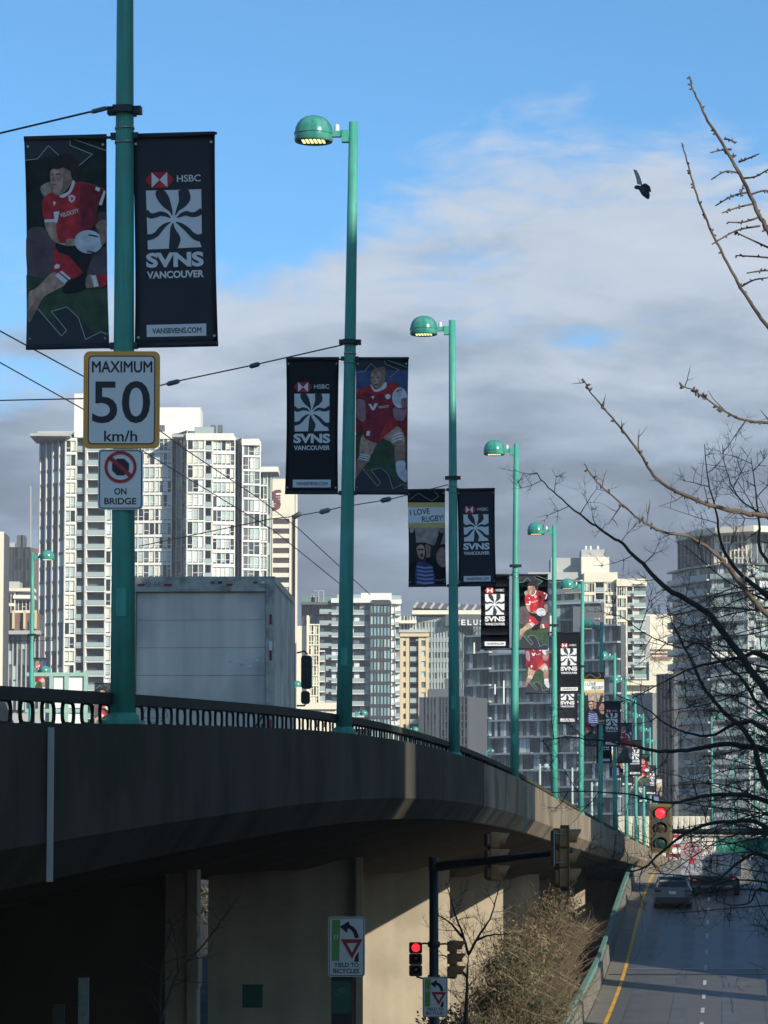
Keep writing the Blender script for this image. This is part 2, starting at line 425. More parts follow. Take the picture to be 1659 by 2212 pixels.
for k in range(14):
    d = 46.1 + 20.7 * k
    zt = zd(d) - 1.98
    for (o1, o0, full) in ((-2.30 if k > 1 else -2.43, -5.30 if k else -2.74, 1), (-9.2, -11.0, 0), (-16.9, -18.4, 0)):
        if (k == 1 and not full) or (k == 5 and o1 < -12) or k > 11: continue
        m = MB()
        q = [B(d, o0, 0), B(d, o1, 0)]
        ang = YAW
        c = B(d, (o0 + o1) / 2, (zt - 9) / 2)
        M = Matrix.Translation(c) @ Matrix.Rotation(0, 4, 'Z')
        topz = zd(d) - (1.80 if full else 2.0)
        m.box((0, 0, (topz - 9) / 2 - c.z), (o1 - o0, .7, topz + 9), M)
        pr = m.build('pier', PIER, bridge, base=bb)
        if full:
            e = MB(); c2 = B(d - .06, o1 + .06, 0); zc = zd(d) - 1.76
            if k > 1: continue
            e.box((c2.x, c2.y, (zc - 9) / 2), (.13, .9, zc + 9)); e.box((c2.x + .012, c2.y - .02, zc - 1.35), (.15, .98, .42))
            ee = e.build('pier_edge', PIER, pr); ee.location = -bb
            for v in range(1):
                pass
            if k == 0:
                e2 = MB(); c3 = B(d + 1.3, -4.02, 0); e2.box((c3.x, c3.y, (topz - 9) / 2), (2.5, .5, topz + 9)); ee = e2.build('dark_void_wall', SOFF, pr); ee.location = -bb; continue  # dark wall added to stand for the shaded void behind this pier
            j = MB(); j.box((c.x, c.y - .352, zt - .75), (o1 - o0 - .1, .012, .02)); jj = j.build('pour_line', PIER, pr); jj.location = -bb
            continue
            jv = MB(); jv.box((B(d, -1.25, 0).x, c.y - .355, -5), (.02, .03, 8)); jj = jv.build('pour_line', SOFF, pr); jj.location = -bb
m = MB(); p = B(84, -4.4, zd(84) - 2.08); m.box(p, (.3, .2, .16)); m.build('underdeck_lamp', DARKM, bridge, base=bb)

# ------------------------------------------------------------------ lamp posts
def make_lamp():
    t = thing('street_lamp', 'x', 'street lamp', (0, 0, 0), 0, 'teal lamp posts along the bridge railing')
    m = MB(); m.smooth = True
    m.tube([(0, 0, 0), (0, 0, 2), (0, 0, 4), (0, 0, 6), (0, 0, 7.65)], [.10, .088, .077, .066, .058], 16)
    m.build('pole', TEAL, t)
    m = MB(); m.box((0, 0, .015), (.30, .30, .03)); m.lathe([(.135, .03), (.13, .07), (.10, .09)], 14)
    m.build('base_plate', TEAL, t)
    m = MB(); m.box((0, -.088, .95), (.075, .03, .22)); m.build('access_cover', TEAL, t)
    m = MB(); m.box((0, 0, 4.87), (.155, .24, .055)); m.box((-.0, 0, 4.87), (.27, .09, .06)); m.build('span_clamp', DARKM, t)
    for z in (4.715, 4.60, 3.06):
        b = MB(); b.smooth = True; b.lathe([(.074, 0), (.0805, .002), (.0805, .022), (.074, .024)], 16, (0, 0, z)); b.build('steel_band', STEEL, t)
    for z in (4.665, 2.985):
        for s in (-1, 1):
            b = MB(); b.tube([(s * .05, 0, z - .01), (s * .74, 0, z + .005)], .011, 6); b.box((s * .085, 0, z), (.05, .06, .05)); b.build('banner_arm', DARKM, t)
    # lamp head
    a = MB(); a.box((-.16, 0, 7.50), (.22, .075, .075)); a.box((-.10, 0, 7.47), (.09, .10, .15)); a.build('lamp_arm', TEAL, t)
    h = MB(); h.smooth = True
    h.lathe([(.0, .335), (.06, .332), (.12, .313), (.17, .28), (.21, .23), (.235, .17), (.243, .11), (.243, .02), (.235, .0), (.22, -.005), (.21, .02)], 28, (-.50, 0, 7.40))
    hd = h.build('lamp_head', TEALD, t)
    r = MB(); r.smooth = True; r.lathe([(.2445, 0), (.250, .002), (.250, .016), (.2445, .018)], 28, (-.5, 0, 7.495)); r.build('seam_ring', TEALD, hd)
    u = MB(); u.lathe([(0, .045), (.225, .045)], 24, (-.5, 0, 7.375)); u.build('reflector', DARKM, hd)
    for i in range(6):
        for k in range(2):
            l = MB(); l.box((-.5 - .125 + .05 * i, -.09 + .13 * k, 7.405), (.03, .085, .014)); l.build('led_chip', LED, hd)
    c = MB(); c.smooth = True; c.lathe([(.032, 0), (.032, .05), (.022, .085), (.0, .09)], 10, (-.21, 0, 7.538)); c.build('photocell', WHITEP, t)
    return t
lamp0 = make_lamp()
LAMPS = []
lamp_txt = ['nearest teal lamp post, carrying the speed limit sign and the largest banners',
 'teal lamp post with lit dome lamp, second along the railing, beside the white truck',
 'teal lamp post between the rugby crowd banner and a black banner, third along the railing',
 'sunlit teal lamp post between a black banner and a sunlit running player banner',
 'sunlit teal lamp post with a player banner left, fifth along the railing',
 'sunlit teal lamp post between a black banner and a second rugby crowd banner',
 'teal lamp post standing wholly in shade behind the crowd banner, seventh along the railing',
 'teal lamp post eighth along the railing, its lower half in shade',
 'teal lamp post ninth along the railing beyond the shaded stretch of parapet',
 'teal lamp post tenth along the railing, left of the big red traffic signal',
 'teal lamp post eleventh along the railing, close left of the big red traffic signal',
 'teal lamp post twelfth along the railing, far down the bridge behind the red signal',
 'teal lamp post thirteenth along the railing, farthest of the near row']
TILT = {1: -.22, 2: .85, 3: -.15, 4: .55, 5: .2, 6: .8, 7: .8, 8: .3}
BASEPX = {1: (265, 1565, 26.7), 2: (743, 1586, 42.1), 3: (981, 1636, 59.3), 4: (1111, 1688, 77.1)}
for k in range(1, 14):
    d = 26.5 + 17.0 * (k - 1)
    p = B(d, .03, zd(d))
    if k in BASEPX:
        x_, y_, d = BASEPX[k]; p = at(x_, y_, d); p.z = min(p.z, zd(d) + .02)
    if k == 1:
        o = lamp0; o.location = p; o.rotation_euler = (0, 0, YAW); o['label'] = lamp_txt[0]
    else:
        o = inst(lamp0, p, YAW, lamp_txt[k - 1])
    o.rotation_euler = (0, R(TILT.get(k, 0)), YAW)
    LAMPS.append(o)
# the far row on the left-hand side of the deck, lamp heads turned to the road
left = [(115, 9.45, 'pale teal lamp post at the far left beside the blue glass tower'), (218, 7.75, 'lamp post whose teal dome shows just right of the second near pole'),
        (254, 7.8, 'lamp post whose teal dome shows above the rail left of the third near pole'), (337, 8.2, 'small distant lamp post between the third and fourth near poles'),
        (152, 8.7, 'lamp post in the left row hidden mostly behind the white truck'), (184, 8.1, 'lamp post in the left row behind the right side of the white truck')]
for d, zt, lb in left:
    p = B(d, -18.6 if d < 150 else -18.8, zt - 7.65)
    o = inst(lamp0, p, YAW + math.pi, lb, 'teal lamp posts on the far left side of the deck')
p = at(128, 1500, 149); o = inst(lamp0, (p.x - .0, 149, 7.2 - 7.65), R(170), 'low lamp post with teal dome above the green sign frame at far left', 'teal lamp posts on the far left side of the deck'); o.location.x = at(97, 1500, 149).x - .5
for x, y, d, lb in ((1537, 1547, 238, 'lamp post in the far right row, leftmost behind the bare tree'), (1582, 1640, 290, 'shorter lamp post in the far right row behind the bare tree'), (1630, 1540, 236, 'lamp post in the far right row at the right behind dense twigs'), (1655, 1590, 262, 'lamp post in the far right row at the picture edge')):
    q = at(x, y, d); inst(lamp0, (q.x, d, q.z - 7.65), YAW + math.pi, lb, 'teal lamp posts of the far right row')
PALEP = mat('pale_pole_paint', (.45, .55, .50), .5)
for i, (x, y0, y1, d) in enumerate(((1166, 1650, 1715, 240), (1236, 1658, 1725, 250), (1278, 1690, 1740, 255))):
    m = MB(); a = at(x, y0, d); b = at(x, y1, d); m.tube([(a.x, d, b.z - 1.2), (a.x, d, a.z)], .08, 8); m.smooth = True
    m.lathe([(0, .33), (.16, .27), (.24, .1), (.24, 0), (.0, 0)], 12, (a.x + .45, d, a.z - .3)); m.box((a.x + .15, d, a.z - .22), (.3, .07, .07))
    one('pedestrian_lamp', m, PALEP, ['short pale lamp post left of the fifth near pole', 'short pale lamp post between the fifth and sixth near poles', 'short pale lamp post right of the sixth near pole'][i], 'street lamp', (a.x, d, b.z - 1.2), 'short pale lamp posts in the distance')

# ------------------------------------------------------------------ overhead wires
def wire(pts, r, label, extra=None, name='trolley_wire', cat='overhead wire'):
    m = MB(); m.tube(pts, r, 5)
    base = pts[len(pts) // 2]
    t = thing(name, label, cat, base)
    m.build('strand', WIRE, t, base=base)
    for e in (extra or []):
        k = MB(); k.smooth = True; p, q, rr_ = e; k.tube([p, p.lerp(q, .15), p.lerp(q, .85), q], [rr_ * .5, rr_, rr_, rr_ * .5], 8); k.build('insulator', mat('insulator', (.10, .12, .12), .4), t, base=base)
    return t
def wz(pts, zs): return pts
def dz(y): return 5.55 * F / (1800 - y)
A = [(-60, 686), (0, 715), (197, 822), (405, 974), (557, 1075), (645, 1142), (800, 1285)]
Bw = [(-60, 755), (0, 783), (180, 884), (310, 975), (450, 1060), (590, 1145), (735, 1262)]
for pp, lb in ((A, 'upper of two trolley wires slanting down from the left edge behind the speed sign'), (Bw, 'lower of two trolley wires slanting down from the left edge behind the speed sign')):
    wire([at(x, y, 36 + (y - 715) * .062) for x, y in pp], .0085, lb)
def span(px, d0, d1, r, label, ins):
    n = len(px)
    ds = [d0 + (d1 - d0) * (px[0][0] - p[0]) / (px[0][0] - px[-1][0]) for p in px]
    P = [at(x, y, dd) for (x, y), dd in zip(px, ds)]
    ex = []
    for (xa, ya, xb, yb) in ins:
        da = d0 + (d1 - d0) * (px[0][0] - xa) / (px[0][0] - px[-1][0]); db = d0 + (d1 - d0) * (px[0][0] - xb) / (px[0][0] - px[-1][0])
        ex.append((at(xa, ya, da), at(xb, yb, db), 5.5 * da / F))
    wire(P, r, label, ex, 'span_wire', 'overhead wire')
s1 = span([(244, 232), (190, 243), (0, 288), (-220, 342)], 26.5, 28.5, .009, 'span wire running left from the clamp on the nearest lamp post', [(232, 233, 197, 242)])
span([(740, 745), (550, 788), (370, 826), (335, 836), (180, 861), (0, 865), (-150, 868)], 43.4, 45, .009, 'span wire with two insulators from the second lamp post to the speed sign', [(561, 786, 539, 792), (388, 823, 360, 830)])
span([(968, 1047), (845, 1078), (735, 1096), (700, 1104), (640, 1115), (585, 1121), (300, 1180)], 60.4, 62, .009, 'span wire with insulators reaching left from the third lamp post', [(845, 1077, 822, 1082), (713, 1101, 690, 1107), (650, 1108, 634, 1118)])
span([(1095, 1620), (1040, 1636), (980, 1645), (870, 1652)], 200, 205, .012, 'thin pale span wire low behind the third and fourth lamp posts', [])

# ------------------------------------------------------------------ text and flat print helpers
TXT = {}
def text_pts(s, bold=0.0):
    key = (s, bold)
    if key in TXT: return TXT[key]
    stack = 'M' in s and bold > 0
    cu = bpy.data.curves.new('text_tmp', 'FONT'); cu.body = s; cu.offset = 0 if stack else bold; cu.resolution_u = 4
    ob = bpy.data.objects.new('text_tmp', cu); COL.objects.link(ob)
    dg = bpy.context.evaluated_depsgraph_get(); dg.update()
    me = bpy.data.meshes.new_from_object(ob.evaluated_get(dg))
    vs = [(v.co.x, v.co.y) for v in me.vertices]; fs = [tuple(p.vertices) for p in me.polygons]
    bpy.data.objects.remove(ob); bpy.data.curves.remove(cu); bpy.data.meshes.remove(me)
    vs = [(x, y, 0.0) for x, y in vs]
    if stack:
        nb = len(vs); v0, f0 = list(vs), list(fs)
        for i, (dx, dy) in enumerate(((bold, 0), (-bold, 0), (0, bold), (0, -bold))):
            vs += [(x + dx, y + dy, .0002 * (i + 1)) for x, y, _ in v0]; fs += [tuple(k + nb * (i + 1) for k in f) for f in f0]
    x0 = min(v[0] for v in vs); x1 = max(v[0] for v in vs); y0 = min(v[1] for v in vs); y1 = max(v[1] for v in vs)
    vs = [((x - x0) / (x1 - x0), (y - y0) / (y1 - y0), k) for x, y, k in vs]
    TXT[key] = (vs, fs); return TXT[key]
def FLAT(u, v): return 0.0
class Print:                                     # flat shapes in (u, v), pushed to the front of a panel layer by layer
    def __init__(s, parent, warp=None, y0=0.0, step=.0025):
        s.p = parent; s.w = warp or FLAT; s.y0 = y0; s.step = step
    def _fin(s, bm, name, mt, layer, lay=None):
        for v in bm.verts:
            u, w = v.co.x, v.co.z
            v.co.y = s.y0 + s.w(u, w) - s.step * layer - (lay[v] if lay else 0)
        me = bpy.data.meshes.new(name); bm.to_mesh(me); bm.free(); me.materials.append(mt)
        return link(name, me, s.p)
    def poly(s, name, pts, mt, layer, cuts=True):
        bm = bmesh.new(); vs = [bm.verts.new((u, 0, v)) for u, v in pts]
        bm.faces.new(vs)
        bmesh.ops.triangulate(bm, faces=bm.faces[:])
        if s.w is not FLAT:
            for ax in (0, 2):
                cs = [p[0 if ax == 0 else 1] for p in pts]; lo, hi = min(cs), max(cs); z = math.floor(lo / .11) * .11 + .11
                while z < hi - .004:
                    if z > lo + .004: bmesh.ops.bisect_plane(bm, geom=bm.verts[:] + bm.edges[:] + bm.faces[:], plane_co=(z, 0, 0) if ax == 0 else (0, 0, z), plane_no=(1, 0, 0) if ax == 0 else (0, 0, 1))
                    z += .11
        elif cuts:
            zs = [p[1] for p in pts]; lo, hi = min(zs), max(zs); z = lo + .12
            while z < hi - .02:
                bmesh.ops.bisect_plane(bm, geom=bm.verts[:] + bm.edges[:] + bm.faces[:], plane_co=(0, 0, z), plane_no=(0, 0, 1)); z += .12
        bmesh.ops.recalc_face_normals(bm, faces=bm.faces)
        for f in bm.faces:
            if f.normal.y > 0: f.normal_flip()
        return s._fin(bm, name, mt, layer)
    def line(s, name, pts, w, mt, layer):
        bm = bmesh.new()
        for (a, b), (c, d) in zip(pts[:-1], pts[1:]):
            L = math.hypot(c - a, d - b) or 1; nx, ny = -(d - b) / L * w / 2, (c - a) / L * w / 2
            k = max(1, int(L / .1)); prev = None
            for i in range(k + 1):
                x = a + (c - a) * i / k; y = b + (d - b) * i / k
                q = (bm.verts.new((x + nx, 0, y + ny)), bm.verts.new((x - nx, 0, y - ny)))
                if prev: bm.faces.new((prev[0], prev[1], q[1], q[0]))
                prev = q
        return s._fin(bm, name, mt, layer)
    def text(s, name, txt, u0, v0, w, h, mt, layer, bold=0.0, rot=0.0):
        vs, fs = text_pts(txt, bold); bm = bmesh.new(); c, sn = math.cos(rot), math.sin(rot)
        B_ = []
        lay = {}
        for x, y, k in vs:
            X, Y = x * w, y * h
            q = bm.verts.new((u0 + X * c - Y * sn, 0, v0 + X * sn + Y * c)); B_.append(q); lay[q] = k
        for f in fs:
            try: bm.faces.new([B_[i] for i in f])
            except ValueError: pass
        return s._fin(bm, name, mt, layer, lay)
def smooth_closed(pts, n=4):
    out = []; N = len(pts)
    for i in range(N):
        p0, p1, p2, p3 = pts[i - 1], pts[i], pts[(i + 1) % N], pts[(i + 2) % N]
        for k in range(n):
            t = k / n; t2 = t * t; t3 = t2 * t
            out.append(tuple(.5 * (2 * p1[a] + (p2[a] - p0[a]) * t + (2 * p0[a] - 5 * p1[a] + 4 * p2[a] - p3[a]) * t2 + (3 * p1[a] - p0[a] - 3 * p2[a] + p3[a]) * t3) for a in (0, 1)))
    return out
# ------------------------------------------------------------------ banners
BW, BH = .66, 1.70
def warp(u, v): return .020 * math.sin(v / BH * math.pi) * math.cos((u / BW - .2) * 2.2) + .008 * math.sin(v * 5.2 + u * 3)
NAVY = mat('banner_navy', (.024, .029, .040), .6, var=.12, scale=3)
BGREEN = mat('banner_green', (.034, .058, .052), .75, var=.6, scale=5, dirt=(.07, .09, .075), dirt_amt=.6, dirt_scale=3)
PITCH = mat('banner_pitch', (.045, .085, .045), .75, var=.5, scale=9)
MAUVE = mat('banner_mauve', (.13, .09, .105), .75, var=.5, scale=6)
PINK = mat('banner_pink', (.42, .22, .25), .75, var=.3, scale=7)
BLUEB = mat('banner_blue', (.06, .10, .22), .75, var=.4, scale=6)
BRED = mat('banner_red', (.56, .022, .035), .7, var=.5, scale=12, streak=.28, streak_scale=9)
BRED2 = mat('banner_dark_red', (.28, .014, .028), .7, var=.6, scale=14, streak=.3, streak_scale=8)
BWHITE = mat('banner_white', (.82, .81, .80), .7, var=.03)
SKIN = mat('banner_skin', (.55, .34, .25), .7, var=.5, scale=18)
SKIN2 = mat('banner_skin_shade', (.34, .20, .15), .7, var=.5, scale=16)
HAIR = mat('banner_hair', (.03, .022, .02), .8, var=.4, scale=12)
HAIR2 = mat('banner_fair_hair', (.30, .21, .13), .8, var=.4, scale=14)
LINEC = mat('banner_line', (.40, .52, .50), .7, var=.1)
BBALL = mat('banner_ball', (.66, .67, .70), .7, var=.3, scale=12)
BDARK = mat('banner_black', (.012, .014, .018), .8, var=.2)
TAN = mat('banner_tan', (.40, .32, .26), .8, var=.5, scale=8)
YBAND = mat('banner_yellow', (.66, .50, .18), .8, var=.1)
LAV = mat('banner_stripe', (.30, .33, .52), .8, var=.1)
BLU2 = mat('banner_shirt', (.04, .06, .19), .8, var=.6, scale=12)
def banner_base(label, base):
    t = thing('banner', label, 'banner', (0, 0, 0), 0, 'banners hanging in pairs from the lamp posts')
    bm = bmesh.new(); nx, nz = 12, 24; vs = {}
    for i in range(nx + 1):
        for j in range(nz + 1):
            u = BW * i / nx; v = BH * j / nz
            uu = u + (.012 * math.sin(v / BH * math.pi) if i == 0 else (-.008 * math.sin(v / BH * math.pi) if i == nx else 0))
            vs[i, j] = bm.verts.new((uu, warp(uu, v), v))
    for i in range(nx):
        for j in range(nz): bm.faces.new((vs[i, j], vs[i + 1, j], vs[i + 1, j + 1], vs[i, j + 1]))
    bmesh.ops.solidify(bm, geom=bm.faces[:], thickness=.003)
    for f in bm.faces: f.smooth = True
    me = bpy.data.meshes.new('cloth'); bm.to_mesh(me); bm.free(); me.materials.append(base)
    link('cloth', me, t)
    for z in (0.012, BH - .012):
        m = MB(); m.smooth = True; m.tube([(0, warp(0, z), z), (BW / 2, warp(BW / 2, z), z), (BW, warp(BW, z), z)], .022, 8); m.build('pole_pocket', NAVY, t)
    for u in (.03, BW - .03):
        for v in (.075, BH - .075):
            m = MB(); m.lathe([(.0, .004), (.011, .004), (.011, 0)], 8); o = m.build('grommet', STEEL, t); o.location = (u, warp(u, v) - .0045, v); o.rotation_euler = (R(90), 0, 0)
    return t
def svns_banner():
    t = banner_base('x', NAVY)
    P = Print(t, warp, -.0035)
    W_ = BW / 525.0; X = lambda x: (x - 835) * W_; Y = lambda y: BH * (1 - (y - 818) / 1330.0)
    # hexagon bank mark
    x0, x1, x2, x3 = X(912), X(955), X(1054), X(1098); yt, yb = Y(1056), Y(1153); ym = (yt + yb) / 2; xm = (x1 + x2) / 2
    P.poly('red_emblem', [(x0, ym), (x1, yb), (x1, yt)], BRED, 1, False); P.poly('red_emblem', [(x2, yb), (x3, ym), (x2, yt)], BRED, 1, False)
    P.poly('red_emblem', [(x1, yt), (xm, ym), (x2, yt)], BRED, 1, False); P.poly('red_emblem', [(x1, yb), (x2, yb), (xm, ym)], BRED, 1, False)
    P.poly('white_emblem', [(x1, yt), (x1, yb), (xm, ym)], BWHITE, 1, False); P.poly('white_emblem', [(x2, yt), (xm, ym), (x2, yb)], BWHITE, 1, False)
    P.text('lettering', 'HSBC', X(1115), Y(1121), X(1265) - X(1115), Y(1078) - Y(1121), BWHITE, 1, .012)
    # sun square with seven wavy dark rays
    P.poly('sun_square', [(X(918), Y(1170)), (X(1268), Y(1170)), (X(1268), Y(1450)), (X(1222), Y(1462)), (X(1250), Y(1490)), (X(1266), Y(1535)), (X(926), Y(1541)), (X(945), Y(1480)), (X(985), Y(1447)), (X(926), Y(1447))][:4] + [(X(1250), Y(1490)), (X(1266), Y(1535)), (X(926), Y(1541)), (X(945), Y(1480)), (X(985), Y(1447)), (X(926), Y(1447))], BWHITE, 1)
    rays = [[(1082, 1330, 3), (1075, 1300, 10), (1052, 1265, 26), (1030, 1225, 36), (1010, 1192, 34), (1004, 1168, 24)],
            [(1102, 1330, 3), (1118, 1295, 10), (1145, 1262, 26), (1165, 1225, 37), (1158, 1192, 36), (1152, 1168, 30)],
            [(1072, 1345, 3), (1045, 1325, 12), (1010, 1316, 15), (975, 1328, 15), (945, 1332, 17), (914, 1306, 20)],
            [(1112, 1345, 3), (1140, 1328, 12), (1170, 1318, 15), (1205, 1330, 15), (1235, 1328, 17), (1272, 1306, 20)],
            [(1072, 1372, 3), (1035, 1390, 12), (1005, 1418, 16), (985, 1445, 16), (955, 1462, 17), (916, 1466, 20)],
            [(1105, 1372, 3), (1140, 1392, 12), (1175, 1420, 16), (1205, 1455, 17), (1235, 1475, 20), (1272, 1480, 24)],
            [(1088, 1378, 3), (1082, 1410, 13), (1090, 1445, 26), (1105, 1480, 30), (1095, 1515, 28), (1082, 1546, 25)]]
    for ry in rays:
        L_, Rr = [], []
        dense = []
        for i in range(len(ry) - 1):
            for k in range(4):
                tt = k / 4; dense.append(tuple(ry[i][a] + (ry[i + 1][a] - ry[i][a]) * tt for a in range(3)))
        dense.append(ry[-1])
        sm = [dense[0]] + [tuple((dense[i - 1][a] + dense[i][a] * 2 + dense[i + 1][a]) / 4 for a in range(3)) for i in range(1, len(dense) - 1)] + [dense[-1]]
        for i, (x, y, w) in enumerate(sm):
            a = sm[max(0, i - 1)]; b = sm[min(len(sm) - 1, i + 1)]; dx, dy = b[0] - a[0], b[1] - a[1]; l = math.hypot(dx, dy)
            nx, ny = -dy / l, dx / l
            L_.append((X(x + nx * w), Y(y + ny * w))); Rr.append((X(x - nx * w), Y(y - ny * w)))
        bmv = L_ + Rr[::-1]
        P.poly('sun_ray', bmv, NAVY, 2, False)
    P.text('lettering', 'SVNS', X(914), Y(1656), X(1278) - X(914), Y(1562) - Y(1656), BWHITE, 1, .045)
    P.text('lettering', 'VANCOUVER', X(918), Y(1724), X(1278) - X(918), Y(1678) - Y(1724), BWHITE, 1, .035)
    P.poly('address_panel', [(X(912), Y(2088)), (X(1287), Y(2088)), (X(1287), Y(2012)), (X(912), Y(2012))], BWHITE, 1)
    P.text('lettering', 'VANSEVENS.COM', X(947), Y(2068), X(1256) - X(947), Y(2034) - Y(2068), NAVY, 2, .018)
    return t
def frame_lines(P, X, Y):
    P.poly('corner_shape', [(X(160), Y(852)), (X(443), Y(852)), (X(445), Y(897)), (X(585), Y(957)), (X(495), Y(1027)), (X(375), Y(960)), (X(305), Y(895)), (X(235), Y(975)), (X(158), Y(982))], NAVY, 1)
    P.poly('corner_shape', [(X(155), Y(2150)), (X(670), Y(2150)), (X(668), Y(2085)), (X(625), Y(2065)), (X(528), Y(2110)), (X(485), Y(1975)), (X(412), Y(1905)), (X(312), Y(1930)), (X(408), Y(2050)), (X(375), Y(2085)), (X(225), Y(1910)), (X(165), Y(1985))], NAVY, 2)
    for ln in ([(158, 982), (235, 975), (305, 895), (375, 960)], [(443, 856), (445, 897), (585, 957), (495, 1027)], [(445, 852), (672, 935)], [(225, 1910), (375, 2085), (408, 2050), (312, 1930), (412, 1905), (485, 1975), (528, 2110), (625, 2065), (668, 2082)]):
        P.line('outline', [(X(a), Y(b)) for a, b in ln], .0055, LINEC, 3)
def runner_banner():
    t = banner_base('x', BGREEN); P = Print(t, warp, -.0035)
    X = lambda x: min(max((x - 150) / 527.0 * BW, .006), BW - .006); Y = lambda y: BH * (1 - (y - 838) / 1322.0)
    def S(name, pts, mt, ly, n=4): P.poly(name, [(X(a), Y(b)) for a, b in smooth_closed(pts, n)], mt, ly)
    P.poly('pitch', [(X(155), Y(1700)), (X(672), Y(1790)), (X(672), Y(2110)), (X(155), Y(2110))], PITCH, 1)
    S('blur_patch', [(170, 1420), (330, 1450), (345, 1700), (250, 1740), (168, 1720)], MAUVE, 1)
    S('blur_patch', [(560, 1560), (668, 1540), (668, 1700), (560, 1730), (540, 1640)], MAUVE, 2)
    S('blur_patch', [(600, 1340), (668, 1320), (668, 1440), (600, 1450)], MAUVE, 1)
    S('blur_patch', [(250, 1150), (325, 1120), (335, 1200), (280, 1215)], TAN, 1)
    frame_lines(P, X, Y)
    S('leg', [(320, 1690), (360, 1700), (405, 1760), (340, 1800), (270, 1835), (235, 1890), (200, 1950), (166, 1990), (168, 1820), (215, 1785), (270, 1735)], SKIN, 4)
    S('leg', [(166, 1990), (200, 1950), (235, 1890), (250, 1850), (215, 1860), (185, 1900), (166, 1930)], SKIN2, 5)
    S('leg', [(400, 1770), (470, 1730), (545, 1710), (565, 1770), (520, 1800), (430, 1822), (385, 1810)], BDARK, 4)
    S('skin_patch', [(540, 1720), (578, 1714), (588, 1782), (535, 1788)], SKIN2, 5)
    S('sock', [(595, 1725), (668, 1712), (668, 1775), (612, 1790)], BRED, 5); P.poly('sock_band', [(X(570), Y(1715)), (X(600), Y(1715)), (X(618), Y(1785)), (X(586), Y(1790))], BWHITE, 6)
    S('shorts', [(345, 1505), (470, 1515), (560, 1570), (565, 1620), (540, 1670), (515, 1700), (440, 1735), (370, 1700), (322, 1690), (335, 1600)], BRED, 4)
    S('shorts_shade', [(350, 1500), (470, 1515), (562, 1570), (562, 1630), (530, 1690), (490, 1660), (430, 1590), (360, 1560)], BDARK, 5)
    P.poly('hem_stripe', [(X(340), Y(1710)), (X(360), Y(1690)), (X(420), Y(1742)), (X(400), Y(1762))], BWHITE, 5); P.poly('hem_stripe', [(X(368), Y(1686)), (X(382), Y(1680)), (X(440), Y(1728)), (X(428), Y(1738))], BWHITE, 5)
    S('arm', [(280, 1372), (345, 1370), (358, 1455), (420, 1490), (462, 1485), (468, 1525), (400, 1520), (330, 1492), (292, 1430)], SKIN, 5)
    S('arm', [(600, 1400), (640, 1370), (668, 1380), (668, 1480), (650, 1520), (625, 1450)], SKIN2, 5)
    S('jersey', [(300, 1195), (345, 1190), (385, 1218), (430, 1190), (468, 1128), (540, 1132), (600, 1150), (667, 1188), (640, 1280), (600, 1268), (610, 1335), (602, 1400), (480, 1475), (375, 1500), (350, 1430), (345, 1372), (275, 1362), (260, 1250)], BRED, 6)
    S('jersey_shade', [(500, 1140), (600, 1155), (655, 1190), (635, 1270), (600, 1262), (608, 1330), (600, 1400), (500, 1455), (560, 1330), (560, 1230)], BRED2, 7)
    P.poly('sleeve_band', [(X(274), Y(1358)), (X(346), Y(1355)), (X(346), Y(1374)), (X(276), Y(1376))], BWHITE, 7)
    P.poly('sleeve_band', [(X(622), Y(1272)), (X(656), Y(1186)), (X(668), Y(1192)), (X(642), Y(1280))], BWHITE, 8)
    S('collar', [(372, 1210), (430, 1182), (458, 1115), (472, 1130), (445, 1192), (398, 1222)], BWHITE, 7)
    S('face', [(318, 1050), (360, 1036), (405, 1036), (448, 1060), (455, 1112), (420, 1172), (372, 1206), (336, 1192), (328, 1150), (316, 1118)], SKIN, 7)
    S('face_shade', [(400, 1040), (446, 1062), (452, 1112), (418, 1170), (372, 1204), (390, 1160), (415, 1110)], SKIN2, 8)
    P.poly('brow', [(X(324), Y(1076)), (X(338), Y(1073)), (X(338), Y(1079)), (X(324), Y(1082))], HAIR, 9); P.poly('brow', [(X(350), Y(1073)), (X(378), Y(1070)), (X(378), Y(1077)), (X(350), Y(1079))], HAIR, 9); P.poly('nose', [(X(330), Y(1085)), (X(340), Y(1083)), (X(344), Y(1115)), (X(326), Y(1117))], SKIN2, 9); P.poly('mouth', [(X(328), Y(1138)), (X(355), Y(1133)), (X(355), Y(1142)), (X(329), Y(1146))], SKIN2, 9)
    S('hair', [(310, 1030), (322, 990), (360, 965), (420, 950), (470, 972), (500, 1030), (500, 1105), (470, 1120), (450, 1090), (442, 1050), (400, 1035), (360, 1045), (335, 1040), (315, 1052)], HAIR, 9)
    P.poly('ball', [(X(555 + 92 * math.cos(a) * .97 - 70 * math.sin(a) * .18), Y(1505 + 92 * math.cos(a) * .16 + 72 * math.sin(a))) for a in [2 * math.pi * i / 28 for i in range(28)]], BBALL, 8)
    for (a, b, w) in ((555, 1462, 60), (545, 1565, 60)): P.line('ball_print', [(X(a), Y(b)), (X(a + w * .45), Y(b + 4)), (X(a + w), Y(b + 14))], .012, NAVY, 9)
    S('hand', [(415, 1490), (455, 1482), (470, 1500), (465, 1525), (430, 1520)], SKIN, 9); S('hand', [(625, 1440), (668, 1420), (668, 1500), (640, 1530), (630, 1490)], SKIN2, 9)
    P.text('lettering', 'VELOCITY', X(378), Y(1348), .155, .034, BWHITE, 8, .02, R(14)); P.poly('chest_mark', [(X(335), Y(1312)), (X(372), Y(1306)), (X(357), Y(1380)), (X(340), Y(1380))], BWHITE, 8)
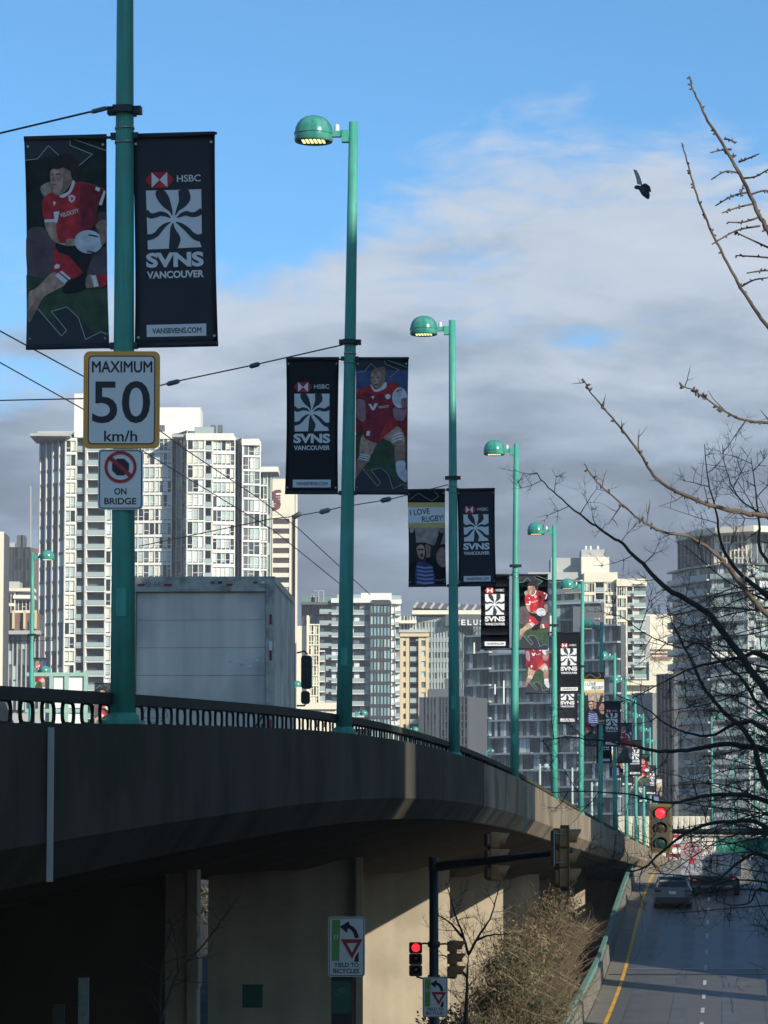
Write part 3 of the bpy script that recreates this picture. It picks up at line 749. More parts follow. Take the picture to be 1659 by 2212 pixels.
    P.poly('chest_crest', [(X(430), Y(1215)), (X(452), Y(1206)), (X(474), Y(1218)), (X(468), Y(1244)), (X(448), Y(1256)), (X(432), Y(1242))], BWHITE, 8); P.poly('chest_crest', [(X(440), Y(1222)), (X(466), Y(1222)), (X(452), Y(1246))], BRED, 9)
    P.poly('chest_mark', [(X(330), Y(1245)), (X(352), Y(1250)), (X(337), Y(1275))], BWHITE, 8); P.poly('sleeve_patch', [(X(606), Y(1160)), (X(634), Y(1172)), (X(626), Y(1194)), (X(600), Y(1180))], BWHITE, 9)
    P.poly('shorts_badge', [(X(333), Y(1650)), (X(352), Y(1635)), (X(372), Y(1645)), (X(366), Y(1665)), (X(340), Y(1668))], BWHITE, 6)
    return t
def dodger_banner():
    t = banner_base('x', BGREEN); P = Print(t, warp, -.0035)
    X = lambda x: min(max((x - 650) / 342.0 * BW, .006), BW - .006); Y = lambda y: BH * (1 - (y - 112) / 866.0)
    X1 = lambda x: min(max((x - 150) / 527.0 * BW, .006), BW - .006); Y1 = lambda y: BH * (1 - (y - 838) / 1322.0)
    def S(name, pts, mt, ly, n=4): P.poly(name, [(X(a), Y(b)) for a, b in smooth_closed(pts, n)], mt, ly)
    P.poly('crowd_blur', [(X(650), Y(190)), (X(992), Y(190)), (X(992), Y(330)), (X(650), Y(330))], BLUEB, 1)
    P.poly('crowd_blur', [(X(650), Y(330)), (X(992), Y(330)), (X(992), Y(610)), (X(650), Y(590))], BRED2, 1)
    P.poly('pitch', [(X(650), Y(600)), (X(992), Y(610)), (X(992), Y(960)), (X(650), Y(960))], PITCH, 1)
    S('blur_patch', [(660, 380), (715, 390), (730, 470), (700, 520), (660, 480)], PINK, 2); S('blur_patch', [(895, 430), (980, 430), (960, 510), (905, 500)], PINK, 2)
    frame_lines(P, X1, Y1)
    S('leg', [(700, 600), (795, 630), (775, 690), (748, 735), (682, 738)], SKIN, 4); S('leg', [(682, 735), (748, 735), (735, 775), (690, 830), (665, 870), (645, 890), (648, 800)], SKIN2, 4)
    for k in range(3): P.poly('sock_band', [(X(680 - k * 3), Y(722 + k * 14)), (X(750 - k * 4), Y(736 + k * 14)), (X(750 - k * 4), Y(743 + k * 14)), (X(680 - k * 3), Y(729 + k * 14))], BWHITE, 6)
    S('leg', [(830, 615), (885, 545), (935, 555), (965, 600), (968, 660), (912, 672), (880, 650)], SKIN, 5); S('leg', [(910, 665), (970, 655), (975, 720), (965, 785), (918, 785), (905, 720)], SKIN2, 5)
    for k in range(3): P.line('sock_band', [(X(893), Y(612 + k * 19)), (X(925), Y(596 + k * 19)), (X(955), Y(592 + k * 19))], .018, BWHITE, 6)
    S('sock', [(918, 775), (970, 770), (972, 812), (920, 815)], BWHITE, 6); S('shoe', [(916, 810), (972, 808), (988, 860), (982, 905), (955, 890), (930, 865)], BBALL, 6)
    S('shorts', [(722, 500), (805, 508), (890, 495), (925, 540), (885, 575), (835, 620), (800, 655), (730, 632), (704, 602)], BRED, 6); S('shorts_shade', [(722, 505), (800, 512), (850, 520), (820, 590), (800, 650), (732, 630), (710, 600)], BRED2, 7)
    P.poly('shorts_badge', [(X(726), Y(580)), (X(748), Y(578)), (X(744), Y(610)), (X(722), Y(610))], BWHITE, 8)
    S('arm', [(655, 320), (690, 310), (700, 365), (665, 350)], SKIN2, 5)
    S('jersey', [(752, 290), (700, 300), (662, 322), (664, 350), (702, 370), (722, 430), (724, 510), (800, 516), (890, 502), (884, 430), (890, 365), (942, 315), (915, 275), (850, 272), (810, 312), (778, 320)], BRED, 7)
    S('jersey_shade', [(702, 335), (780, 345), (860, 345), (884, 430), (888, 500), (800, 514), (726, 508), (722, 430)], BRED2, 8)
    S('collar', [(750, 280), (775, 312), (808, 306), (846, 265), (850, 300), (815, 322), (778, 330), (755, 305)], BWHITE, 9)
    S('face', [(752, 215), (790, 196), (832, 205), (840, 258), (812, 304), (778, 302), (754, 272)], SKIN, 9); S('face_shade', [(808, 200), (834, 208), (838, 258), (812, 302), (795, 300), (815, 260)], SKIN2, 10)
    P.poly('brow', [(X(757), Y(240)), (X(772), Y(237)), (X(772), Y(242)), (X(757), Y(246))], HAIR, 11); P.poly('brow', [(X(784), Y(237)), (X(804), Y(235)), (X(804), Y(240)), (X(784), Y(242))], HAIR, 11); P.poly('nose', [(X(770), Y(248)), (X(778), Y(246)), (X(781), Y(268)), (X(765), Y(270))], SKIN2, 11); P.poly('mouth', [(X(768), Y(282)), (X(795), Y(280)), (X(795), Y(286)), (X(768), Y(288))], BRED2, 11)
    S('hair', [(752, 212), (765, 188), (800, 176), (838, 180), (852, 215), (840, 245), (830, 210), (795, 198), (765, 205)], HAIR2, 11); S('hair', [(805, 180), (822, 170), (842, 176), (840, 194), (812, 194)], HAIR2, 12)
    P.poly('ball', [(X(937 + 49 * math.cos(a)), Y(368 + 66 * math.sin(a))) for a in [2 * math.pi * i / 28 for i in range(28)]], BBALL, 9)
    S('hand', [(945, 380), (985, 372), (988, 425), (955, 430)], SKIN2, 10); P.line('ball_print', [(X(915), Y(330)), (X(930), Y(318)), (X(950), Y(316))], .014, NAVY, 10)
    P.text('lettering', 'VELOCITY', X(800), Y(436), .135, .030, BWHITE, 9, .02, R(6)); P.poly('chest_mark', [(X(735), Y(408)), (X(750), Y(405)), (X(766), Y(430)), (X(776), Y(402)), (X(796), Y(405)), (X(772), Y(448)), (X(757), Y(446))], BWHITE, 9)
    P.poly('chest_crest', [(X(842), Y(350)), (X(860), Y(342)), (X(880), Y(352)), (X(874), Y(372)), (X(858), Y(378)), (X(844), Y(368))], BWHITE, 9); P.poly('chest_mark', [(X(752), Y(358)), (X(775), Y(355)), (X(764), Y(378))], BWHITE, 9)
    return t
def crowd_banner():
    t = banner_base('x', BDARK); P = Print(t, warp, -.0035)
    X = lambda x: min(max((x - 988) / 246.0 * BW, .006), BW - .006); Y = lambda y: BH * (1 - (y - 955) / 610.0)
    def S(name, pts, mt, ly, n=4): P.poly(name, [(X(a), Y(b)) for a, b in smooth_closed(pts, n)], mt, ly)
    P.poly('crowd_blur', [(X(1020), Y(1195)), (X(1234), Y(1195)), (X(1234), Y(1300)), (X(1150), Y(1310)), (X(1100), Y(1290)), (X(1030), Y(1290))], TAN, 1)
    S('crowd_blur', [(1170, 1360), (1210, 1320), (1232, 1350), (1230, 1440), (1185, 1430)], SKIN2, 1); S('crowd_blur', [(1085, 1310), (1130, 1310), (1145, 1370), (1100, 1380)], SKIN2, 1)
    P.poly('sign_band', [(X(990), Y(1036)), (X(1234), Y(1040)), (X(1234), Y(1070)), (X(990), Y(1066))], YBAND, 1); P.poly('sign_board', [(X(990), Y(1066)), (X(1234), Y(1070)), (X(1234), Y(1166)), (X(990), Y(1166))], BWHITE, 1); P.poly('sign_band', [(X(990), Y(1166)), (X(1234), Y(1166)), (X(1234), Y(1198)), (X(990), Y(1194))], YBAND, 1)
    P.text('lettering', 'I LOVE', X(1006), Y(1118), .34, .10, NAVY, 2, .012, R(4)); P.text('lettering', 'RUGBY!', X(1082), Y(1162), .38, .105, NAVY, 2, .012, R(3))
    S('arm', [(1002, 1200), (1030, 1195), (1040, 1280), (1035, 1400), (1000, 1420), (995, 1300)], BDARK, 3); S('arm', [(1195, 1215), (1222, 1205), (1215, 1260), (1170, 1370), (1140, 1400), (1135, 1340), (1170, 1290)], BDARK, 3)
    S('hand', [(1002, 1196), (1026, 1190), (1026, 1222), (1004, 1225)], SKIN, 4); S('hand', [(1196, 1205), (1220, 1200), (1220, 1228), (1200, 1230)], SKIN2, 4)
    S('hair', [(1040, 1330), (1050, 1296), (1075, 1288), (1098, 1305), (1106, 1370), (1100, 1420), (1060, 1425), (1040, 1390)], HAIR, 4); S('face', [(1046, 1318), (1072, 1302), (1094, 1320), (1096, 1365), (1082, 1395), (1062, 1385), (1048, 1355)], SKIN, 5)
    P.poly('brow', [(X(1050), Y(1330)), (X(1090), Y(1328)), (X(1090), Y(1337)), (X(1050), Y(1340))], HAIR, 6); S('mouth', [(1066, 1362), (1084, 1360), (1086, 1380), (1072, 1384)], BRED2, 6)
    S('shirt', [(1040, 1430), (1070, 1412), (1110, 1418), (1148, 1450), (1158, 1555), (1040, 1558)], BLU2, 5)
    for k in range(5): P.line('shirt_stripe', [(X(1044), Y(1440 + k * 24)), (X(1095), Y(1450 + k * 24)), (X(1146 + k * 2), Y(1446 + k * 24))], .030, LAV, 6)
    P.line('outline', [(X(1000), Y(1020)), (X(1060), Y(978)), (X(1110), Y(1010)), (X(1150), Y(1030)), (X(1192), Y(1000)), (X(1160), Y(965))], .006, LINEC, 2); P.line('outline', [(X(1150), Y(1520)), (X(1190), Y(1530)), (X(1232), Y(1518))], .006, LINEC, 2)
    return t
PROTO = {'S': svns_banner(), 'R': runner_banner(), 'D': dodger_banner(), 'C': crowd_banner()}
used = set()
PAIRS = {1: 'RS', 2: 'SD', 3: 'CS', 4: 'SR', 5: 'DS', 6: 'SC', 7: 'RS', 8: 'SD', 9: 'CS', 10: 'SR', 11: 'DS', 12: 'SC'}
KINDTXT = {'S': 'black SVNS VANCOUVER banner with white sun emblem', 'R': 'banner of a running rugby player in red', 'D': 'banner of a front-facing rugby player in red', 'C': 'cheering crowd banner with I LOVE RUGBY sign'}
ORD = ['', 'first', 'second', 'third', 'fourth', 'fifth', 'sixth', 'seventh', 'eighth', 'ninth', 'tenth', 'eleventh', 'twelfth']
for k, pr in PAIRS.items():
    lo = LAMPS[k - 1]; base = Vector(lo.location); rot = lo.rotation_euler.to_matrix()
    for s, ch in enumerate(pr):
        lb = KINDTXT[ch] + (', left of the ' if s == 0 else ', right of the ') + ORD[k] + ' lamp post'
        off = Vector((-.785 if s == 0 else .085, 0, 2.975))
        p = base + rot @ off
        if ch in used: o = inst(PROTO[ch], p, 0, lb)
        else: o = PROTO[ch]; used.add(ch); o.location = p; o['label'] = lb
        o.rotation_euler = (0, R(TILT.get(k, 0) + (-.9 if k == 1 else -.5)), YAW * (.4 if k > 1 else .2))
# a player banner on the left lamp post at the far left, and one behind the rail
for x, y, d, lb, ch in ((66, 1505, 149, 'small player banner beside the green sign frame at the far left', 'D'), (203, 1580, 120, 'red player banner seen through the rail loops left of the nearest post', 'R')):
    q = at(x, y, d); o = inst(PROTO[ch], (q.x, d, q.z), 0, lb)

# ------------------------------------------------------------------ signs
SIGNW = mat('sign_white', (.86, .85, .80), .45, var=.05, scale=3)
SIGNY = mat('sign_yellow', (.95, .43, .075), .5, var=.08, scale=5)
SIGNK = mat('sign_black', (.012, .014, .02), .5, var=0)
SIGNR = mat('sign_red', (.48, .025, .035), .5, var=.06)
SIGNG = mat('sign_green', (.19, .42, .10), .5, var=.1, scale=6)
SIGNB = mat('sign_backing', (.40, .43, .43), .4, metal=.4, var=.1)
def circ(cx, cz, r, n=36): return [(cx + r * math.cos(2 * math.pi * i / n), cz + r * math.sin(2 * math.pi * i / n)) for i in range(n)]
def ring_part(P, name, o, i, mt, y, parent):
    m = MB(); m.ring(o, i, y - .002, y); return m.build(name, mt, parent)
pb = Vector(LAMPS[0].location)
t = thing('speed_sign', 'white speed limit sign MAXIMUM 50 km/h with orange border on the nearest post', 'road sign', (pb.x - .018, pb.y - .115, pb.z + 2.155))
m = MB(); m.slab(rr(.60, .77, .05, 5, 0, .385), 0, .006); m.build('border_panel', SIGNY, t)
m = MB(); m.slab(rr(.525, .70, .035, 5, 0, .385), -.003, -.0005); m.build('face', SIGNW, t)
ring_part(None, 'border_line', rr(.525, .70, .035, 5, 0, .385), rr(.51, .685, .03, 5, 0, .385), SIGNK, -.0035, t)
P = Print(t, None, -.0045)
P.text('lettering', 'MAXIMUM', -.235, .60, .475, .092, SIGNK, 0, .022)
P.text('lettering', '50', -.23, .20, .455, .335, SIGNK, 0, .010)
P.text('lettering', 'km/h', -.135, .055, .26, .088, SIGNK, 0, .014)
for z in (.12, .66):
    m = MB(); m.box((0, .055, z), (.20, .10, .03)); m.build('bracket', DARKM, t)
t = thing('stopping_sign', 'white no stopping sign reading ON BRIDGE under the speed limit sign', 'road sign', (pb.x - .022, pb.y - .118, pb.z + 1.675))
m = MB(); m.slab(rr(.352, .475, .03, 5, 0, .2375), 0, .005); m.build('face', SIGNW, t)
ring_part(None, 'border_line', rr(.335, .458, .025, 5, 0, .2375), rr(.322, .445, .02, 5, 0, .2375), SIGNK, -.001, t)
P = Print(t, None, -.002)
cz = .335
P.poly('octagon', [(.072 * math.cos(R(22.5 + 45 * i)), cz + .072 * math.sin(R(22.5 + 45 * i))) for i in range(8)], SIGNK, 0, False)
ring_part(None, 'red_ring', circ(0, cz, .126), circ(0, cz, .102), SIGNR, -.005, t)
c45 = math.cos(R(42)); s45 = math.sin(R(42))
P.poly('slash', [(-.105 * c45 + dx * s45, cz + .105 * s45 + dx * c45) for dx in (.016,)] + [(.105 * c45 + .016 * s45, cz - .105 * s45 + .016 * c45), (.105 * c45 - .016 * s45, cz - .105 * s45 - .016 * c45), (-.105 * c45 - .016 * s45, cz + .105 * s45 - .016 * c45)], SIGNR, 2, False)
P.text('lettering', 'ON', -.048, .117, .096, .052, SIGNK, 0, .022); P.text('lettering', 'BRIDGE', -.125, .040, .25, .052, SIGNK, 0, .022)
m = MB(); m.box((0, .055, .24), (.16, .10, .03)); m.build('bracket', DARKM, t)

def yield_sign(name, label, loc, w, h, rz):
    t = thing(name, label, 'road sign', loc, rz, 'yield to bicycles signs')
    m = MB(); m.slab(rr(w, h, .04 * w / .45, 4, 0, h / 2), 0, .006); m.build('face', SIGNW, t)
    ring_part(None, 'border_line', rr(w * .955, h * .97, .032, 4, 0, h / 2), rr(w * .92, h * .948, .026, 4, 0, h / 2), SIGNK, -.001, t)
    U = lambda u: (u - .5) * w; V = lambda v: v * h
    P = Print(t, None, -.002)
    P.poly('green_lane', [(U(.09), V(.265)), (U(.30), V(.265)), (U(.33), V(.95)), (U(.10), V(.95))], SIGNG, 0, False)
    for u in (.165, .25): P.line('bike_mark', [(U(u), V(.62)), (U(u + .015), V(.70))], .012, SIGNW, 1)
    P.poly('arrow', [(U(.31), V(.835)), (U(.56), V(.925)), (U(.53), V(.885))] + [(U(.50 + .33 * math.sin(R(a))), V(.64 + .235 * math.cos(R(a)))) for a in (15, 35, 55, 75, 88)] + [(U(.72), V(.645))] + [(U(.48 + .24 * math.sin(R(a))), V(.64 + .175 * math.cos(R(a)))) for a in (75, 55, 35, 15)] + [(U(.51), V(.73))], SIGNK, 1, False)
    m = MB(); m.ring([(U(.35), V(.625)), (U(.94), V(.625)), (U(.65), V(.30))], [(U(.50), V(.565)), (U(.79), V(.565)), (U(.65), V(.40))], -.006, -.003); m.build('yield_triangle', SIGNR, t)
    P.poly('arrow_tail', [(U(.71), V(.25)), (U(.83), V(.25)), (U(.83), V(.42)), (U(.73), V(.33))], SIGNK, 0, False)
    P.text('lettering', 'YIELD TO', U(.16), V(.16), w * .67, h * .075, SIGNK, 0, .02); P.text('lettering', 'BICYCLES', U(.14), V(.06), w * .70, h * .075, SIGNK, 0, .02)
    return t
q = at(748.5, 2110, 43); ys = yield_sign('yield_sign', 'larger yield to bicycles sign above a dark green panel', (q.x, 43, q.z), .46, .745, R(1.0))
q2 = at(735, 2400, 43); q3 = at(735, 2118, 43)
t = thing('bike_route_sign', 'dark green sign with a faint white bicycle below the larger yield sign', 'road sign', (q.x - .06, 43.01, q2.z))
m = MB(); m.slab(rr(.24, .40, .02, 3, 0, q3.z - q2.z - .21), 0, .005); m.build('face', mat('sign_dark_green', (.02, .12, .075), .5), t)
P = Print(t, None, -.002); zc = q3.z - q2.z - .21
for sx in (-.045, .045): ring_part(None, 'bicycle_wheel', circ(sx, zc + .06, .036, 16), circ(sx, zc + .06, .03, 16), mat('sign_faded', (.16, .30, .24), .6), -.001, t)
P.line('bicycle_frame', [(-.045, zc + .06), (-.02, zc + .11), (.03, zc + .115), (.045, zc + .06)], .007, MATS['sign_faded'], 0); P.line('bicycle_frame', [(-.02, zc + .11), (.0, zc + .06), (.03, zc + .115)], .007, MATS['sign_faded'], 0)
m = MB(); m.box((0, 0.04, zc), (.26, .05, .9)); m.build('back_board', DARKM, t)
m = MB(); m.tube([(q.x, 43.08, -8.6), (q.x, 43.08, q.z + .7)], .03, 8); one('sign_post', m, SIGNB, 'grey steel post carrying the larger yield sign', 'post', (q.x, 43.08, -8.6))

# ------------------------------------------------------------------ traffic signals
SIGH = mat('signal_tan', (.40, .19, .07), .6, var=.25, scale=6, dirt=(.2, .15, .09), dirt_amt=.5, dirt_scale=5)
SIGYB = mat('signal_yellow', (.13, .095, .022), .55, var=.2, scale=4)
SIGD = mat('signal_dark', (.018, .018, .017), .5)
LRED = mat('signal_red_lit', (.8, .02, .03), .4, var=0, emit=(1.0, .014, .022), es=2.6)
LAMB = mat('signal_amber_off', (.06, .045, .02), .2, var=0, coat=.5); LGRN = mat('signal_green_off', (.015, .045, .035), .2, var=0, coat=.5)
def signal(label, loc, rz, h, w, back=None, lit=False, house=SIGH, group=None, face=SIGD):
    t = thing('traffic_signal', label, 'traffic light', loc, rz, group)
    s = h / 3.0
    for i in range(3):
        m = MB(); m.slab(rr(w, s - .006, w * .12, 3, 0, s * (i + .5)), -.02, w * .45); m.slab(rr(w * .8, s * .8, w * .2, 3, 0, s * (i + .5)), w * .45, w * .62); m.build('housing', house, t)
        z = s * (i + .52); r = min(w, s) * .36
        lens = (LGRN, LAMB, LRED if lit else mat('signal_red_off', (.08, .012, .012), .2, var=0, coat=.5))[i]
        d = MB(); d.smooth = True; d.lathe([(r, 0), (r * .8, r * .12), (r * .4, r * .2), (0, r * .22)], 20); o = d.build('lens', lens, t); o.location = (0, -.021, z); o.rotation_euler = (R(90), 0, 0)
        v = MB(); n = 14; ri = r * 1.12; ro = r * 1.2
        arc = [R(-35 + 250 * k / n) for k in range(n + 1)]
        for a, b in zip(arc[:-1], arc[1:]):
            L1 = (.10 if back and lit else .26) * h * (.55 + .45 * max(0, math.sin(a))); L2 = (.10 if back and lit else .26) * h * (.55 + .45 * max(0, math.sin(b)))
            vs = []
            for q, L_ in ((a, L1), (b, L2)):
                for rad in (ri, ro): vs += [(rad * math.cos(q), -.02, z + rad * math.sin(q)), (rad * math.cos(q), -.02 - L_, z + rad * math.sin(q))]
            v.add(vs, [(0, 1, 5, 4), (2, 6, 7, 3), (1, 3, 7, 5)])
        v.build('visor', face if lit else house, t)
    if back:
        m = MB(); m.ring(rr(w + 2 * back, h + 2 * back, .04, 3, 0, h / 2), rr(w * .98, h * .98, w * .1, 3, 0, h / 2), .0, .012); m.build('backplate', SIGYB if lit else house, t)
        if lit:
            m = MB(); m.slab(rr(w * .96, h * .97, .03, 3, 0, h / 2), -.024, -.021); m.build('face_plate', mat('signal_face', (.05, .04, .024), .6, var=.2), t)
    return t
# near signal pole under the bridge edge, with a mast arm
SP = Vector((.9, 61.0, 0)); q = at(937, 1858, 61); top = q.z; SP.x = q.x
t = thing('signal_pole', 'dark signal pole with mast arm in front of the sunlit pier', 'signal pole', (SP.x, 61, -8.6))
m = MB(); m.smooth = True; m.tube([(0, 0, 0), (0, 0, top + 8.6 - .02)], [.095, .08], 14); m.build('pole', DARKM, t)
m = MB(); m.lathe([(.0, .06), (.09, .05), (.09, -.16), (.08, -.2)], 14, (0, 0, top + 8.6)); m.build('cap', DARKM, t)
tip = at(1232, 1838, 56.5); a0 = Vector((0.06, 0, top + 8.6 - .12)); a1 = Vector((tip.x - SP.x, -4.5, tip.z + 8.6))
m = MB(); m.smooth = True; m.tube([a0, a0.lerp(a1, .33), a0.lerp(a1, .66), a1], [.085, .07, .058, .048], 12); m.build('mast_arm', DARKM, t)
for y_ in (2040, 2112):
    z_ = at(937, y_, 61).z + 8.6
    m = MB(); m.smooth = True; m.lathe([(.105, -.05), (.11, -.04), (.11, .04), (.105, .05)], 14, (0, 0, z_)); m.build('collar', DARKM, t)
    m = MB(); m.smooth = True; m.tube([(-.31, -.05, z_ - .02 * (1 if y_ < 2050 else -1)), (-.18, 0, z_ + (.02 if y_ < 2050 else -.02)), (0, 0, z_), (.2, 0, z_ + .01), (.38, 0, z_ - .01)], .016, 8); m.build('bracket_arm', mat('bracket_rust', (.06, .035, .022), .7), t)
q = at(898, 2109, 60.9); q1 = at(898, 2035, 60.9); signal('red lit traffic signal on the left of the signal pole', (q.x, 60.85, q.z), R(3), q1.z - q.z, .225, None, True, mat('signal_dark_brown', (.05, .038, .025), .6), 'traffic signals')
q = at(984, 2112, 61); signal('tan traffic signal turned sideways on the right of the signal pole', (q.x, 61, q.z), R(82), .66, .225, None, False, SIGH, 'traffic signals')
q = at(940, 2197, 60.85); yield_sign('yield_sign', 'smaller yield to bicycles sign on the signal pole below the red light', (q.x, 60.86, q.z), .445, .70, R(-1))
q = at(912, 2172, 60.9); m = MB(); m.slab(rr(.17, .27, .04, 3, 0, .135), 0, .12); one('pedestrian_signal', m, SIGD, 'small dark pedestrian signal box behind the lower yield sign', 'traffic light', (q.x, 60.95, q.z))
q = at(1072, 1903, 59.3); signal('tan traffic signal seen from behind on the mast arm, nearer the pole', (q.x, 59.3, q.z), R(104), .84, .30, None, False, SIGH, 'traffic signals')
q = at(1222, 1918, 56.5); signal('tan traffic signal with backplate at the tip of the mast arm', (q.x, 56.6, q.z), R(106), .98, .34, .05, False, SIGH, 'traffic signals')
for x, y0, y1, d in ((1051, 1805, 1885, 59.3), (1197, 1793, 1872, 56.4)):
    a, b = at(x, y0, d), at(x, y1, d); m = MB(); m.tube([a, b], .014, 6); m.tube([a - Vector((0, 0, .06)), a + Vector((.16, 0, -.06))], .010, 6); m.tube([b + Vector((0, 0, .06)), b + Vector((.16, 0, .06))], .010, 6)
    one('signal_hanger', m, SIGB if False else SIGNB, 'thin grey hanger rod beside the ' + ('inner' if x < 1100 else 'outer') + ' mast arm signal', 'bracket', a)
# big red signal on a mast arm from the right
q = at(1426, 1838, 74); q1 = at(1426, 1741, 74)
signal('large traffic signal with yellow backplate and lit red light, over the ramp road', (q.x, 73.8, q.z), R(0), q1.z - q.z, .40, .045, True, SIGYB, 'traffic signals', SIGD)
pr_ = at(1760, 1797, 74.3); pl = at(1436, 1796, 74.3)
t = thing('signal_mast', 'long dark mast arm reaching in from the right, holding the large red signal', 'signal pole', (pr_.x, 74.3, -8.6))
m = MB(); m.smooth = True; m.tube([(pl.x - pr_.x, 0, pl.z + 8.6), (0, 0, pr_.z + 8.6)], [.05, .095], 12); m.build('mast_arm', DARKM, t)
m = MB(); m.smooth = True; m.tube([(0, 0, 0), (0, 0, pr_.z + 8.9)], [.14, .11], 12); m.build('pole', DARKM, t)
ta, tb_ = at(1470, 1890, 74.25), at(1516, 1817, 74.25)
t = thing('lane_sign', 'white sign with a red prohibition ring hanging from the right mast arm', 'road sign', ((ta.x + tb_.x) / 2, 74.15, ta.z))
w_, h_ = tb_.x - ta.x, tb_.z - ta.z
m = MB(); m.slab(rr(w_, h_, .04, 3, 0, h_ / 2), 0, .006); m.build('face', mat('sign_dim_white', (.30, .31, .33), .5, var=.08), t)
cx_ = at(1493, 1835, 74.25); cxx = cx_.x - (ta.x + tb_.x) / 2; cz = cx_.z - ta.z
ring_part(None, 'red_ring', circ(cxx, cz, .17, 28), circ(cxx, cz, .142, 28), SIGNR, -.002, t)
P = Print(t, None, -.002); P.line('slash', [(cxx - .11, cz + .10), (cxx + .11, cz - .10)], .024, SIGNR, 1)
P.poly('turn_arrow', [(cxx - .02, cz + .03), (cxx + .05, cz + .05), (cxx + .05, cz + .02), (cxx + .09, cz + .075), (cxx + .03, cz + .10), (cxx + .03, cz + .085), (cxx - .03, cz + .06)], SIGNK, 0, False); P.line('cross_mark', [(cxx - .09, cz - .02), (cxx - .0, cz - .03)], .016, SIGNK, 0); P.line('cross_mark', [(cxx - .045, cz + .02), (cxx - .05, cz - .09)], .016, SIGNK, 0)
P.poly('pictogram', [(cxx - .055, cz - .20), (cxx + .065, cz - .20), (cxx + .065, cz - .31), (cxx - .055, cz - .31)], SIGNR, 0, False); P.line('pictogram', [(cxx - .04, cz - .31), (cxx - .04, cz - .46)], .014, SIGNK, 0); P.line('pictogram', [(cxx + .06, cz - .31), (cxx + .06, cz - .46)], .014, SIGNK, 0)
m = MB(); m.box((0, .03, h_ + .05), (.05, .05, .3)); m.build('hanger', DARKM, t)
ga, gb = at(1546, 1841, 74.2), at(1700, 1815, 74.2)
t = thing('street_name_sign', 'green street name sign hanging from the right mast arm behind twigs', 'street sign', ((ga.x + gb.x) / 2, 74.1, ga.z))
m = MB(); m.slab(rr(gb.x - ga.x, gb.z - ga.z + .05, .03, 3, 0, .15), 0, .01); m.build('face', mat('sign_street_green', (.012, .16, .115), .5), t)
P = Print(t, None, -.002); P.text('lettering', 'W', -(gb.x - ga.x) / 2 + .10, .09, .16, .13, MATS['sign_faded'], 0, .01); P.text('lettering', 'Av', .25, .09, .22, .13, MATS['sign_faded'], 0, .01)
m = MB(); m.box((.3, .05, .3), (.06, .05, .25)); m.build('hanger', DARKM, t)

# ------------------------------------------------------------------ vehicles
TRW = mat('truck_white', (.82, .75, .66), .5, var=.05, scale=1.2, streak=.22, streak_scale=5, dirt=(.40, .38, .35), dirt_amt=.6, dirt_scale=1.1)
TRD = mat('truck_door', (.78, .69, .58), .55, var=.08, scale=.8, dirt=(.34, .33, .33), dirt_amt=1.0, dirt_scale=.55, streak=.12, streak_scale=4)
ALU = mat('truck_frame', (.50, .47, .40), .5, metal=.1, var=.15, scale=6, dirt=(.16, .15, .13), dirt_amt=.7, dirt_scale=5)
RUB = mat('rubber', (.014, .014, .015), .8, var=.1)
GLS = mat('dark_glass', (.02, .025, .03), .08, var=0, spec=.6)
TAILR = mat('tail_red', (.45, .02, .02), .3, var=0, emit=(1, .05, .04), es=.6)
REFR = mat('reflector_red', (.30, .02, .02), .4, var=.1)
def wheel(p, r, w, parent):
    m = MB(); m.smooth = True; m.lathe([(0, -w / 2), (r * .85, -w / 2), (r, -w * .3), (r, w * .3), (r * .85, w / 2), (0, w / 2)], 20); o = m.build('wheel', RUB, parent); o.location = p; o.rotation_euler = (0, R(90), 0)
    k = MB(); k.lathe([(0, w / 2 + .006), (r * .55, w / 2 + .006), (r * .6, w / 2 - .01)], 14); k.lathe([(0, -w / 2 - .006), (r * .55, -w / 2 - .006), (r * .6, -w / 2 + .01)], 14); k.build('rim', ALU, o)
